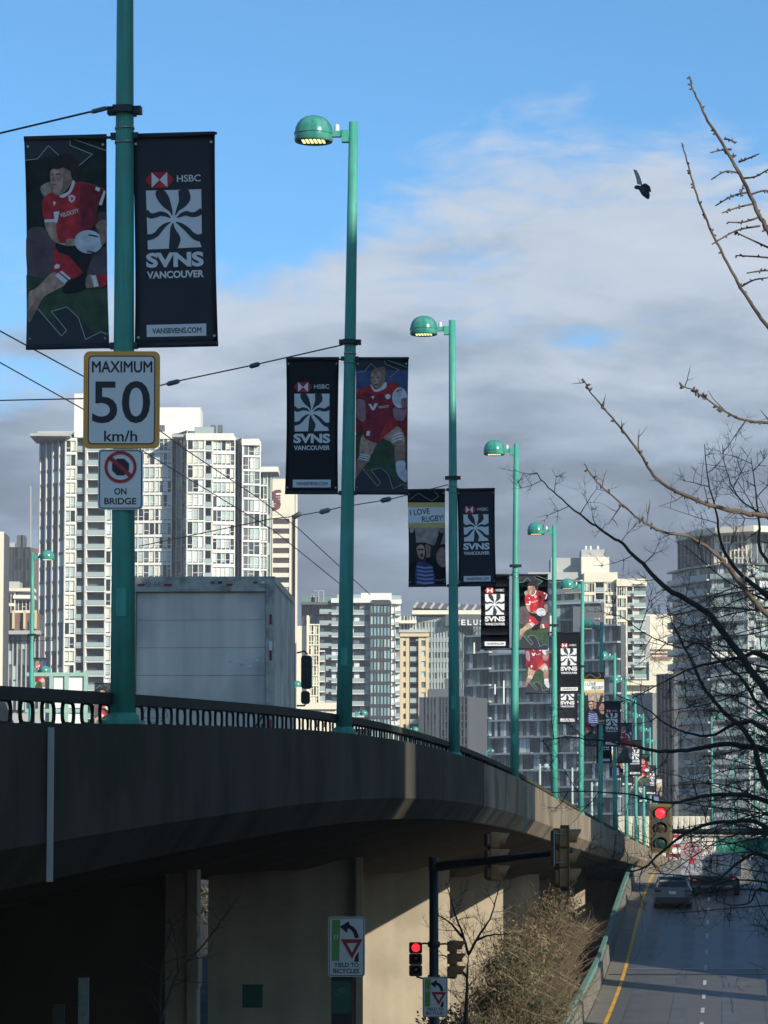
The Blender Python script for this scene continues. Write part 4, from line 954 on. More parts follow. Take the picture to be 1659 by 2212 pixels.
def box_truck(name, label, loc, rz, W_, H_, L_, z0, rear='near'):
    t = thing(name, label, 'truck', loc, rz)
    hw = W_ / 2
    m = MB(); m.box((0, L_ / 2 + .05, z0 + H_ / 2), (W_ - .06, L_ - .1, H_ - .06)); m.build('box_body', TRW, t)
    for s in (-1, 1):
        m = MB(); m.box((s * (hw - .07), .0, z0 + H_ / 2), (.14, .12, H_)); m.build('corner_post', ALU, t)
        for k in range(int(L_ / .30)):
            m = MB(); m.box((s * (hw - .018), .25 + k * .30, z0 + H_ / 2), (.036, .05, H_ - .2)); m.build('side_rib', TRW, t)
        m = MB(); m.box((s * (hw - .03), L_ / 2, z0 + H_ - .05), (.075, L_, .11)); m.build('roof_rail', ALU, t)
        m = MB(); m.box((s * (hw - .03), L_ / 2, z0 + .06), (.075, L_, .12)); m.build('bottom_rail', ALU, t)
    m = MB(); m.box((0, 0, z0 + H_ - .125), (W_ - .29, .12, .25)); m.build('header', ALU, t)
    m = MB(); m.box((0, 0, z0 + .07), (W_ - .29, .12, .14)); m.build('door_sill', ALU, t)
    if rear == 'near':
        n = 5; hh = H_ - .40
        for i in range(n):
            m = MB(); m.box((0, .03, z0 + .14 + hh * (i + .5) / n), (W_ - .30, .03, hh / n - .006)); m.build('door_panel', TRD, t)
        for (x, w_, mt) in ((-.55, .13, REFR), (.20, .06, REFR), (.32, .07, DARKM), (.48, .1, REFR), (-1.0, .12, REFR), (.92, .07, REFR), (1.04, .06, SIGNW)):
            m = MB(); m.box((x, -.065, z0 + H_ - .10 - (.04 if w_ > .08 else .0)), (w_, .014, .035)); m.build('marker_light', mt, t)
        for z in (.25, 1.4, 1.55, 2.0):
            m = MB(); m.box((hw - .06, -.065, z0 + z), (.045, .012, .17)); m.build('reflector', REFR if z != 1.55 else SIGNW, t)
        P = Print(t, None, -.066); P.text('lettering', 'MB-6850', -.98, z0 + H_ - .17, .42, .085, mat('faded_ink', (.20, .20, .21), .7), 0, 0)
        ink = mat('scuff', (.75, .76, .78), .8, var=.3, scale=10)
        rnd = random.Random(4)
        for i in range(26):
            x = rnd.gauss(.55, .16); z = z0 + rnd.gauss(1.30, .09); w_ = rnd.uniform(.015, .05)
            P2 = Print(t, None, .012); P2.poly('scuff', [(x + w_ * math.cos(a) * rnd.uniform(.5, 1.2), z + w_ * .8 * math.sin(a) * rnd.uniform(.5, 1.2)) for a in [k * 1.047 for k in range(6)]], ink, 0, False)
        gp = MATS['faded_ink']; P2 = Print(t, None, .012)
        for ln in ([(-1.0, .40), (-.88, .56), (-.62, .58), (-.55, .40), (-.70, .28), (-.95, .30), (-1.0, .40)], [(-1.02, .64), (-.60, .64)], [(-.86, .50), (-.62, .52)], [(-.98, .36), (-.6, .36)], [(-.84, .64), (-.96, .45)]): P2.line('graffiti', [(a, z0 + b) for a, b in ln], .012, gp, 0)
        m = MB(); m.tube([(.82, -.08, z0 + .05), (1.06, -.09, z0 + .42)], .018, 6); m.box((1.08, -.09, z0 + .43), (.07, .05, .06)); m.build('door_latch', DARKM, t)
        m = MB(); m.box((1.055, -.08, z0 + .18), (.07, .03, .16)); m.build('grab_handle', DARKM, t)
    # chassis, cab and wheels
    m = MB(); m.box((0, L_ / 2 + .5, z0 - .17), (.9, L_ + 1.2, .26)); m.build('chassis', DARKM, t)
    m = MB(); m.slab([(L_ + .15, z0 - .45), (L_ + 2.0, z0 - .45), (L_ + 2.05, z0 + .35), (L_ + 1.65, z0 + 1.35), (L_ + .15, z0 + 1.45)], -W_ * .43, W_ * .43)
    m.v = [(y, x, z) for x, y, z in m.v]; m.build('cab', TRW, t)
    for s in (-1, 1):
        m = MB(); m.slab(rr(.20, .62, .06, 3, 0, 0), -.07, .07); o = m.build('mirror', DARKM, t); o.location = (s * (hw + .17), L_ + .9, z0 + 1.42)
        m = MB(); m.slab(rr(.16, .24, .05, 3, 0, 0), -.07, .07); o2 = m.build('mirror_lower', DARKM, o); o2.location = (-.02, 0, -.47)
        m = MB(); m.tube([(-.18, 0, .36), (-.04, 0, .39), (.02, 0, .33)], .016, 6); m.tube([(-.18, 0, -.62), (-.04, 0, -.62), (.0, 0, -.56)], .016, 6); m.build('mirror_arm', DARKM, o)
        for y in (1.1, L_ + 1.2): wheel((s * (hw - .22), y, z0 - .62), .47, .3, t)
    m = MB(); m.box((0, -.02, z0 - .38), (W_ * .9, .12, .12)); m.build('rear_bumper', DARKM, t)
    for s in (-1, 1):
        m = MB(); m.box((s * hw * .72, -.09, z0 - .16), (.16, .03, .10)); m.build('tail_light', TAILR, t)
    return t
tr = at(421, 1535, 57.0); zdk = zd(57) - .97
ztop = at(421, 1246, 57).z
tp = B(57, -3.98, zdk)
box_truck('box_truck', 'large white box truck with roll-up rear door on the bridge deck behind the railing', tp, YAW * .35, 2.46, 2.72, 5.5, ztop - zdk - 2.72)
zq = zr(172); tq = B(172, 4.12, zq)
bt = box_truck('box_truck', 'white box truck with red lines and glowing tail lights ahead on the ramp road', tq, YAW, 2.7, 2.25, 5.2, 1.0, 'far')
P = Print(bt, None, -.07)
m = MB(); m.box((0, .0, 1.0 + 1.0), (2.14, .05, 1.7)); m.build('rear_door', TRW, bt)
for x in (-.15, .12): P.line('red_line', [(x, 1.15), (x + .05, 2.0), (x + .4, 2.05)], .05, SIGNR, 1)
P.line('red_line', [(-.5, 1.75), (.2, 1.8), (.8, 1.75)], .04, SIGNR, 1)
m = MB(); m.box((0, -.05, .72), (2.3, .1, .34)); m.build('lift_gate', DARKM, bt)

def loft(mb, secs):                              # secs: list of (y, [(x, z), ...]) outlines with the same point count
    n = len(secs[0][1]); vs = []
    for y, p in secs: vs += [(x, y, z) for x, z in p]
    fs = []
    for i in range(len(secs) - 1):
        for k in range(n): fs.append((i * n + k, i * n + (k + 1) % n, (i + 1) * n + (k + 1) % n, (i + 1) * n + k))
    fs += [tuple(range(n)), tuple((len(secs) - 1) * n + k for k in range(n - 1, -1, -1))]
    mb.add(vs, fs)
CARP = mat('car_paint_grey', (.20, .215, .24), .35, metal=.0, var=.03, coat=.6)
def suv(label, loc, rz, paint):
    t = thing('parked_car' if False else 'suv_car', label, 'car', loc, rz)
    def sec(w, z0, zs, z1, wt):                  # lower width, sill, shoulder, top
        return [(-w * .93, z0), (w * .93, z0), (w, z0 + .22), (w, zs - .12), (w * .96, zs), (wt, z1 - .05), (wt * .86, z1), (-wt * .86, z1), (-wt, z1 - .05), (-w * .96, zs), (-w, zs - .12), (-w, z0 + .22)]
    m = MB(); m.smooth = False
    loft(m, [(0.0, sec(.80, .36, .80, .98, .74)), (.06, sec(.88, .28, .98, 1.16, .78)), (.22, sec(.91, .26, 1.02, 1.40, .70)), (.45, sec(.92, .26, 1.02, 1.60, .66)), (1.0, sec(.925, .25, 1.02, 1.66, .66)), (2.2, sec(.925, .25, 1.0, 1.64, .66)), (2.75, sec(.925, .25, .99, 1.52, .66)), (3.35, sec(.92, .25, .97, 1.10, .74)), (4.2, sec(.88, .28, .88, .96, .76)), (4.45, sec(.74, .36, .70, .80, .60))])
    bd = m.build('body', paint, t)
    bv = bd.modifiers.new('soft', 'BEVEL'); bv.width = .03; bv.segments = 2; bv.limit_method = 'ANGLE'; bv.angle_limit = R(25)
    m = MB(); m.add([(-.70, .045, 1.06), (.70, .045, 1.06), (.60, .30, 1.50), (-.60, .30, 1.50)], [(0, 1, 2, 3)]); m.v = [(x, y - .055 + (z - 1.06) * .10, z) for x, y, z in m.v]; m.build('rear_window', GLS, t)
    m = MB(); m.add([(-.64, 2.78, 1.50), (.64, 2.78, 1.50), (.72, 3.32, 1.12), (-.72, 3.32, 1.12)], [(0, 1, 2, 3)]); m.v = [(x, y + .03, z + .03) for x, y, z in m.v]; m.build('windscreen', GLS, t)
    for s in (-1, 1):
        m = MB(); m.add([(s * .885, .55, 1.06), (s * .885, 2.7, 1.03), (s * .70, 2.45, 1.54), (s * .675, .7, 1.56)], [(0, 1, 2, 3)]); m.v = [(x + s * .018, y, z) for x, y, z in m.v]; m.build('side_window', GLS, t)
        m = MB(); m.slab([(s * .52, .90), (s * .86, .96), (s * .87, .84), (s * .60, .82)], -.02, .05); m.build('tail_light', mat('tail_off', (.14, .02, .02), .2, var=0, coat=.5), t)
        m = MB(); m.slab(rr(.22, .15, .05, 3, s * 1.02, 1.08), 2.55, 2.66); m.build('mirror', paint, t)
        for y in (.85, 3.55): wheel((s * .80, y, .34), .34, .22, t)
    m = MB(); m.box((0, .0, .44), (1.62, .10, .26)); m.build('bumper', DARKM, t)
    m = MB(); m.box((0, -.012, .80), (.32, .012, .15)); m.build('number_plate', SIGNW, t)
    m = MB(); m.box((0, .20, 1.585), (1.15, .22, .03)); m.build('spoiler', paint, t)
    return t
p = B(164.5, 2.15, zr(164.5)); suv('dark grey SUV seen from behind in the left lane of the ramp road', p, YAW, CARP)
p = B(36.2, -3.1, zd(36) - .97); c0 = suv('dark car on the bridge deck, only its windscreen corner showing at the left edge', p + Vector((-1.0, -.5, -.04)), YAW, mat('car_paint_black', (.02, .022, .028), .25, metal=.3, var=0, coat=.6))
# green sign frame and white boards at the far left
fa, fb, fc = at(55, 1457, 146), at(186, 1457, 146), at(55, 1600, 146)
t = thing('sign_gantry', 'pale green metal frame with white panels above the railing at the far left', 'sign gantry', (fa.x, 146, fc.z))
GF = mat('pale_green_frame', (.33, .52, .42), .5, var=.1)
w_ = fb.x - fa.x; hh = fa.z - fc.z
for z in (hh, hh - 1.55): m = MB(); m.box((w_ / 2, 0, z), (w_, .18, .16)); m.build('frame_bar', GF, t)
for x in (w_ * .43, w_ * .68, w_): m = MB(); m.box((x, 0, hh / 2), (.16, .17, hh)); m.build('frame_post', GF, t)
for x0, x1 in ((.43, .68), (.68, 1.0)):
    m = MB(); m.box((w_ * (x0 + x1) / 2, .05, hh - .75), (w_ * (x1 - x0) - .2, .05, 1.35)); m.build('panel', SIGNW, t)
    m = MB(); m.box((w_ * (x0 + x1) / 2, .05, (hh - 1.6) / 2), (w_ * (x1 - x0) - .2, .05, hh - 1.7)); m.build('panel', SIGNW, t)
# posts low under the bridge
q, q2 = at(181, 2112, 33), at(181, 2400, 33)
m = MB(); m.box((0, 0, (q.z + 8.6) / 2 - 8.6), (.10, .05, q.z + 8.6)); m.v = [(x + q.x, y + 33, z) for x, y, z in m.v]; one('marker_post', m, mat('post_pale', (.34, .42, .40), .6, var=.3, scale=5, dirt=(.1, .15, .13), dirt_amt=.8, dirt_scale=6), 'pale flat marker post under the bridge at lower left', 'post', (q.x, 33, -8.6))
q = at(127, 2170, 36); m = MB(); m.box((q.x, 36, (q.z - 8.6) / 2), (.12, .05, q.z + 8.6)); one('marker_post', m, mat('post_dim', (.10, .14, .13), .7), 'dim short marker post in the dark left of the pale post', 'post', (q.x, 36, -8.6))
qa, qb = at(524, 2176, 54), at(568, 2126, 54); m = MB(); m.slab([(qa.x, qa.z), (qb.x, qa.z), (qb.x, qb.z), (qa.x, qb.z)], 53.9, 53.92); one('wall_sign', m, mat('sign_dark_green', (.02, .12, .075), .5), 'small dark green sign fixed to the shaded second pier', 'road sign', (qa.x, 53.9, qa.z))
# striped barricade and small signs where the ramp meets the bridge road
qa, qb = at(1441, 1852, 225), at(1474, 1800, 225)
t = thing('striped_barricade', 'red and white striped barricade behind the large red signal', 'barricade', (qa.x, 225, qa.z - .5))
for i in range(5):
    m = MB(); m.box(((qb.x - qa.x) / 2, 0, .62 + i * (qb.z - qa.z) / 5), (qb.x - qa.x, .06, (qb.z - qa.z) / 5 - .10)); m.build('stripe_board', WHITEP if i % 2 else BRED2, t)
for x in (.1, qb.x - qa.x - .1): m = MB(); m.box((x, .06, .95), (.08, .06, 1.9)); m.build('leg', DARKM, t)

# ------------------------------------------------------------------ bird
bd = MB(); bd.smooth = True
c = at(1386, 405, 40)
def ell(cx, cz, a, b, n=10): return [(cx + a * math.cos(2 * math.pi * i / n), cz + b * math.sin(2 * math.pi * i / n)) for i in range(n)]
body = [((-.098, -.004), .008), ((-.088, .0), .022), ((-.06, .004), .03), ((-.035, .0), .028), ((.0, -.015), .045), ((.03, -.04), .058), ((.055, -.08), .056), ((.075, -.115), .040), ((.085, -.14), .026), ((.095, -.155), .012)]
vs = []; n = 10
for i, ((x, z), r) in enumerate(body):
    a = body[max(i - 1, 0)][0]; b = body[min(i + 1, len(body) - 1)][0]; dx, dz_ = b[0] - a[0], b[1] - a[1]; l = math.hypot(dx, dz_); nx, nz = -dz_ / l, dx / l
    for k in range(n):
        q = 2 * math.pi * k / n; vs.append((x + nx * r * math.cos(q), r * math.sin(q), z + nz * r * math.cos(q)))
fs = [(i * n + k, i * n + (k + 1) % n, (i + 1) * n + (k + 1) % n, (i + 1) * n + k) for i in range(len(body) - 1) for k in range(n)] + [tuple(range(n)), tuple((len(body) - 1) * n + k for k in range(n))]
bd.add(vs, fs)
W1 = [(-.058, .02, .05), (-.068, .035, .12), (-.086, .05, .19), (-.108, .062, .258)]; W2 = [(.012, .0, .03), (-.01, .02, .12), (-.032, .04, .19), (-.066, .058, .25)]
bd.cur = 1
wv = [];
for a, b in zip(W1, W2): wv += [a, b, (a[0], a[1] - .008, a[2]), (b[0], b[1] - .008, b[2])]
wf = []
for i in range(3):
    o = i * 4; wf += [(o, o + 1, o + 5, o + 4), (o + 2, o + 6, o + 7, o + 3), (o, o + 4, o + 6, o + 2), (o + 1, o + 3, o + 7, o + 5)]
wf.append((12, 13, 15, 14)); bd.add(wv, wf)
wv = [(-.01, -.02, .02), (.05, -.01, .05), (.10, -.16, -.02), (.118, -.15, -.09), (.04, -.06, -.06), (-.01, -.014, .03), (.05, -.004, .06), (.10, -.152, -.012), (.118, -.142, -.08), (.04, -.052, -.05)]
bd.cur = 0; bd.add(wv, [(0, 1, 2, 3, 4), (9, 8, 7, 6, 5), (0, 5, 6, 1), (1, 6, 7, 2), (2, 7, 8, 3), (3, 8, 9, 4), (4, 9, 5, 0)])
bd.v = [(x * .88 + c.x, y * .88 + 40, z * .88 + c.z) for x, y, z in bd.v]
o = bd.build('pigeon', [mat('feather_dark', (.075, .075, .10), .7, var=.3, scale=30), mat('feather_grey', (.42, .41, .37), .7, var=.3, scale=20)], None, base=(c.x, 40, c.z)); tag(o, 'dark grey pigeon flying with one wing raised against the clouds', 'bird')
# ------------------------------------------------------------------ bare trees
BARKW = mat('bark_warm', (.105, .080, .062), .85, var=.35, scale=14, dirt=(.20, .165, .125), dirt_amt=.6, dirt_scale=9, bump=.4, bump_scale=60)
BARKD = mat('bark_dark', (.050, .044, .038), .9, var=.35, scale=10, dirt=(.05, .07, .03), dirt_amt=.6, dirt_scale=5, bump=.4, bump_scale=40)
def curve_pts(pts, n=5):
    out = []
    P = [pts[0]] + pts + [pts[-1]]
    for i in range(1, len(P) - 2):
        p0, p1, p2, p3 = P[i - 1], P[i], P[i + 1], P[i + 2]
        for k in range(n):
            t = k / n
            out.append(.5 * (2 * p1 + (p2 - p0) * t + (2 * p0 - 5 * p1 + 4 * p2 - p3) * t * t + (3 * p1 - p0 - 3 * p2 + p3) * t ** 3))
    out.append(pts[-1]); return out
def grow(mb, rnd, p, d, L, r, lvl, up=.10, wander=.22, kids=(5, 4), buds=None, nside=4):
    n = max(3, int(L / .09)) if lvl < 2 else 3
    n = min(n, 9)
    pts = [p.copy()]; q = p.copy(); d = d.normalized()
    for i in range(n):
        d = (d + Vector((rnd.gauss(0, wander), rnd.gauss(0, wander), rnd.gauss(0, wander) + up)) * .6).normalized()
        q = q + d * (L / n); pts.append(q.copy())
    mb.tube(pts, [r * (1 - .72 * i / n) for i in range(n + 1)], nside if lvl < 2 else 3, cap=False)
    if buds is not None and lvl >= 1:
        for i in range(1, n + 1):
            b = pts[i]; buds.append((b, r * 1.5))
    if lvl < len(kids):
        for _ in range(kids[lvl]):
            i = rnd.randint(1, n - 1); t = (pts[i + 1] - pts[i - 1]).normalized()
            s = Vector((rnd.gauss(0, 1), rnd.gauss(0, 1) * .8, rnd.gauss(0, 1) + .35)); s = (s - t * s.dot(t) * .6).normalized()
            grow(mb, rnd, pts[i], (t * .6 + s).normalized(), L * rnd.uniform(.35, .65), r * .55, lvl + 1, up, wander, kids, buds, nside)
def limb(mb, tw, rnd, px, d0, d1, r0, r1, every, twL, twr, kids, dirbias=None, up=.08):
    n = len(px); pts = [at(x, y, d0 + (d1 - d0) * i / (n - 1)) for i, (x, y) in enumerate(px)]
    c = curve_pts(pts, 5); c = [p + Vector((rnd.gauss(0, r0 * .10), rnd.gauss(0, r0 * .3), rnd.gauss(0, r0 * .10))) if 0 < i < len(c) - 1 else p for i, p in enumerate(c)]
    m = len(c); mb.tube(c, [r1 + (r0 - r1) * (1 - i / (m - 1)) ** 1.35 for i in range(m)], 7)
    acc = 0; side = 1
    for i in range(1, m):
        acc += (c[i] - c[i - 1]).length
        while acc > every:
            acc -= every
            t = (c[i] - c[i - 1]).normalized(); f = i / m
            s = t.cross(Vector((0, 1, 0))) * side; side = -side if rnd.random() < .8 else side
            s = s + Vector((rnd.gauss(0, .35), rnd.gauss(0, .7), rnd.gauss(0, .35)))
            L = twL * rnd.uniform(.5, 1.25) * (1.1 - .5 * f)
            if L < .03: continue
            grow(tw, rnd, c[i].lerp(c[i - 1], rnd.random()), (t * .55 + s).normalized(), L, twr * rnd.uniform(.7, 1.1), 0 if kids else 2, up, .2, kids)
    return c
def side_limbs(mb, rnd, p, dz, count, l0, l1, r):   # limbs of the crown that reach away from the bridge
    made = 0
    for _ in range(90):
        if made >= count: break
        t_ = MB(); a_ = rnd.uniform(-1.4, 1.4)
        grow(t_, rnd, p + Vector((0, 0, dz * rnd.random())), Vector((math.cos(a_) * .8 + .3, math.sin(a_), 1.1)), rnd.uniform(l0, l1), r, 0, .10, .16, (7, 5), None, 6)
        if all(v[1] > .3 and v[0] / v[1] > .1155 for v in t_.v): mb.add(t_.v, t_.f); made += 1
rnd = random.Random(11)
def bumps(mb, rnd, c, r, n):
    for i in range(n):
        k = rnd.randint(1, len(c) - 2); p = c[k].lerp(c[k + 1], rnd.random()); d = Vector((rnd.gauss(0, 1), rnd.gauss(0, .6), rnd.gauss(0, 1))).normalized()
        mb.tube([p, p + d * r * 1.7, p + d * r * 2.6], [r * .8, r * .7, r * .2], 5)
# near sunlit tree, its trunk beyond the right edge
D = 12.4
t1 = thing('bare_tree', 'sunlit bare tree nearer the viewer, brown spurred branches reaching in at upper right', 'tree', at(2150, 1800, D) + Vector((0, 0, -8.6)))
bt1 = t1.location.copy()
br = MB(); br.smooth = True; tw = MB(); tw.smooth = True
L1 = [(1800, 770), (1700, 580), (1659, 500), (1640, 465), (1605, 390), (1565, 318), (1530, 262), (1507, 215), (1494, 185), (1490, 165)]
L2 = [(1790, 860), (1700, 748), (1655, 702), (1610, 637), (1572, 570), (1533, 490), (1505, 420), (1487, 360), (1473, 308)]
for L_, r0 in ((L1, .0125), (L2, .0095)):
    c = limb(br, tw, rnd, L_, D, D - .2, r0, .0025, 9, .1, .003, ())
    bumps(br, rnd, c, .0055, 26)
spurs = [((1580, 322), (1535, 330)), ((1600, 375), (1536, 388)), ((1618, 415), (1545, 445)), ((1628, 440), (1560, 460)), ((1637, 470), (1573, 480)), ((1642, 488), (1538, 528)), ((1606, 385), (1660, 365)), ((1622, 420), (1685, 420)), ((1596, 350), (1640, 332)), ((1660, 535), (1585, 500)), ((1690, 560), (1590, 552)), ((1690, 585), (1613, 590)), ((1596, 622), (1659, 600)), ((1590, 336), (1560, 322)), ((1648, 500), (1700, 470)), ((1610, 400), (1600, 425)), ((1565, 300), (1588, 310))]
for a, b in spurs:
    p, q = at(*a, D), at(*b, D + rnd.uniform(-.15, .15)); m_ = p.lerp(q, .5) + Vector((0, 0, rnd.uniform(-.012, .02))); c = curve_pts([p, m_, q], 4)
    tw.tube(c, [.0042 - .0018 * i / (len(c) - 1) for i in range(len(c))], 5); bumps(tw, rnd, c, .0042, 7)
for L_, r0 in (([(1800, 1450), (1700, 1365), (1659, 1329), (1622, 1290), (1580, 1235), (1547, 1197), (1512, 1172), (1480, 1156), (1432, 1149), (1383, 1122), (1330, 1078), (1290, 1042), (1262, 1002)], .0135), ([(1800, 1130), (1659, 1114), (1600, 1106), (1540, 1092), (1480, 1070), (1420, 1036), (1388, 987), (1345, 930), (1310, 888), (1280, 852), (1258, 818)], .0112), ([(1800, 935), (1659, 914), (1600, 905), (1560, 885), (1510, 850), (1470, 832)], .0068)):
    c = limb(br, tw, rnd, L_, D, D - .4, r0, .0022, .12, .13, .0036, (2,), up=.12)
    bumps(br, rnd, c, .006, 30)
tp = at(1800, 1450, D); tb = t1.location
trunk = MB(); trunk.smooth = True; base = Vector((bt1.x, bt1.y, -8.6))
trunk.tube([base, base + Vector((-.05, 0, 4)), base + Vector((-.1, 0, 7.6)), base + Vector((-.08, 0, 8.4))], [.22, .18, .13, .09], 12)
side_limbs(trunk, rnd, base + Vector((-.1, 0, 7.0)), 1.3, 7, 2.2, 3.4, .042)
tz = base + Vector((-.1, 0, 8.2))
for a, dd in (((1800, 1450), D), ((1800, 1130), D), ((1800, 935), D), ((1800, 770), D), ((1790, 860), D)):
    e = at(*a, dd); trunk.tube(curve_pts([tz + Vector((0, 0, rnd.uniform(-.3, 1.2))), (tz + e) / 2 + Vector((0, 0, .1)), e], 4), [.05] * 4 + [.035] * 4 + [.018], 7)
trunk.build('trunk', BARKW, t1, base=bt1); br.build('branch', BARKW, t1, base=bt1); tw.build('twigs', BARKW, t1, base=bt1)
# darker tree further back, shaded, filling the lower right
D = 33.0
t2 = thing('bare_tree', 'dark shaded bare tree with a dense net of twigs in front of the right-hand tower', 'tree', (at(1980, 1800, D).x, D, -8.6))
bt2 = t2.location.copy(); br = MB(); br.smooth = True; tw = MB(); tw.smooth = True
rnd = random.Random(5)
limbs = [([(1900, 1860), (1760, 1640), (1659, 1500), (1566, 1373), (1523, 1321), (1438, 1269), (1411, 1242), (1373, 1204), (1337, 1168), (1288, 1138), (1242, 1102), (1195, 1062), (1157, 1020)], .047, .005),
         ([(1900, 1950), (1760, 1800), (1659, 1697), (1621, 1596), (1561, 1536), (1520, 1485), (1501, 1441), (1465, 1370), (1452, 1343), (1440, 1310)], .040, .004),
         ([(1900, 1720), (1740, 1640), (1659, 1620), (1623, 1615), (1566, 1607), (1498, 1618), (1424, 1623), (1373, 1612), (1329, 1604), (1275, 1597), (1220, 1592), (1165, 1602)], .042, .004),
         ([(1900, 1820), (1659, 1731), (1597, 1716), (1527, 1719), (1468, 1732), (1417, 1732), (1357, 1715), (1262, 1709), (1190, 1712)], .03, .004),
         ([(1860, 1950), (1659, 1790), (1580, 1775), (1500, 1790), (1430, 1840), (1380, 1880), (1317, 1872), (1255, 1850)], .028, .004),
         ([(1860, 1560), (1659, 1420), (1600, 1420), (1540, 1432), (1490, 1445), (1420, 1480), (1345, 1520)], .03, .004),
         ([(1860, 1480), (1659, 1290), (1600, 1240), (1560, 1180), (1548, 1110), (1530, 1040), (1522, 960)], .03, .004),
         ([(1860, 1400), (1659, 1215), (1640, 1130), (1632, 1060), (1622, 990)], .024, .004),
         ([(1840, 1720), (1659, 1580), (1600, 1560), (1530, 1590), (1450, 1570), (1395, 1530), (1330, 1500)], .028, .004),
         ([(1840, 1950), (1659, 1850), (1600, 1860), (1540, 1905), (1480, 1892), (1400, 1886)], .024, .004),
         ([(1840, 2080), (1659, 1925), (1620, 1950), (1580, 1955), (1545, 1945)], .018, .003),
         ([(1840, 1640), (1659, 1540), (1610, 1475), (1570, 1440), (1510, 1390), (1470, 1400), (1400, 1372), (1340, 1330)], .022, .004),
         ([(1840, 1300), (1700, 1180), (1659, 1120), (1600, 1080), (1570, 1020), (1560, 960)], .018, .003)]
for i, (L_, r0, r1) in enumerate(limbs):
    limb(br, tw, rnd, L_, D, D + rnd.uniform(-1.6, 1.6), r0, r1, .17, .60, .0064, (5, 4), up=.10)
for i in range(46):                              # extra limbs filling the crown behind
    x0 = rnd.uniform(1640, 1850); y0 = rnd.uniform(1250, 1960); a = rnd.uniform(R(150), R(222)); L = rnd.uniform(170, 420)
    x1 = x0 + L * math.cos(a); y1 = y0 + L * math.sin(a) * .7; x1 = max(x1, 1440 + rnd.uniform(-40, 60))
    limb(br, tw, rnd, [(x0, y0), ((x0 + x1) / 2, (y0 + y1) / 2 + rnd.uniform(-40, 20)), (x1, y1)], D + rnd.uniform(-1, 3), D + rnd.uniform(-2, 4), .012, .003, .22, .52, .0048, (4, 3), up=.12)
tr_ = MB(); tr_.smooth = True; b0 = Vector(t2.location)
tr_.tube([b0, b0 + Vector((0, 0, 3)), b0 + Vector((-.1, 0, 5.5)), b0 + Vector((-.05, 0, 7.4))], [.32, .27, .22, .14], 14)
side_limbs(tr_, rnd, b0 + Vector((-.08, 0, 5.4)), 2.0, 10, 3.2, 5.0, .065)
for L_, r0, r1 in limbs:
    e = at(*L_[0], D); s_ = b0 + Vector((-.1, 0, max(5.0, e.z + 8.6 - 1.0))); tr_.tube([s_, s_.lerp(e, .5) + Vector((0, 0, -.1)), e], [r0 * 1.3, r0 * 1.1, r0], 8)
tr_.build('trunk', BARKD, t2, base=bt2); br.build('branch', BARKD, t2, base=bt2); tw.build('twigs', BARKD, t2, base=bt2)
# small tree beside the signal pole and faint saplings under the bridge
def small_tree(label, px, d, kids, twL, twr, r0, mt, bias=0):
    b = at(px[0][0][0], px[0][0][1], d); t = thing('small_bare_tree', label, 'tree', (b.x, d, -8.6)); bs = t.location.copy()
    br = MB(); br.smooth = True; tw = MB()
    for L_ in px: limb(br, tw, rnd, L_, d, d + rnd.uniform(-.5, .5), r0 * (1 if L_ is px[0] else .62), .008, .16, twL, twr, kids, up=.12)
    st = MB(); st.smooth = True; st.tube([(b.x, d, -8.6), (b.x, d, b.z)], [r0 * 1.5, r0], 8); st.build('trunk', mt, t, base=bs); br.build('branch', mt, t, base=bs); tw.build('twigs', mt, t, base=bs)
small_tree('small bare tree with forked trunk between the signal pole and the brown shrubs', [[(1006, 2212), (1008, 2150), (1010, 2092), (1012, 2060)], [(1012, 2062), (1000, 2020), (985, 1980), (972, 1935), (962, 1905)], [(1012, 2062), (1035, 2020), (1058, 1985), (1072, 1940), (1085, 1890)], [(1000, 2025), (968, 1990), (940, 1975)], [(1030, 2030), (1060, 2020), (1100, 2018)], [(1008, 2110), (970, 2070), (945, 2062)]], 66, (4, 3), .62, .010, .048, BARKD)
small_tree('thin leafless sapling in the dark under the bridge at lower left', [[(345, 2212), (385, 2100), (440, 2040), (520, 1930)], [(345, 2212), (350, 2090), (372, 2000)], [(385, 2100), (380, 2030), (365, 1985)]], 34, (3,), .4, .006, .014, mat('sapling_bark', (.10, .085, .065), .9))

# ------------------------------------------------------------------ shrubs on the bank beside the ramp
bk = MB(); rows = []
for d in drange(74, 168, 4):
    for o in drange(-8, -.44, 1.5):
        f = (o + 8) / 7.5
        z = -8.4 + f * (zr(max(d, 96)) + 8.0) * .85 + .15 * math.sin(d * .7 + o)
        p = B(d, o, z); rows.append(p)
nc = len(drange(-8, -.44, 1.5)); nr = len(rows) // nc
bk.smooth = True; bk.add(rows, [(i * nc + k, i * nc + k + 1, (i + 1) * nc + k + 1, (i + 1) * nc + k) for i in range(nr - 1) for k in range(nc - 1)])
tag(bk.build('earth_bank', mat('bank_soil', (.075, .06, .04), .95, var=.4, scale=1.5)), kind='structure')
LEAFM = [mat('leaf_olive', (.058, .053, .022), .7, var=.35, scale=9), mat('leaf_brown', (.112, .075, .034), .75, var=.35, scale=9), mat('leaf_green', (.062, .064, .026), .7, var=.35, scale=9), mat('leaf_straw', (.21, .15, .075), .8, var=.3, scale=9)]
STEMM = mat('shrub_stem', (.25, .185, .11), .85, var=.3, scale=12)
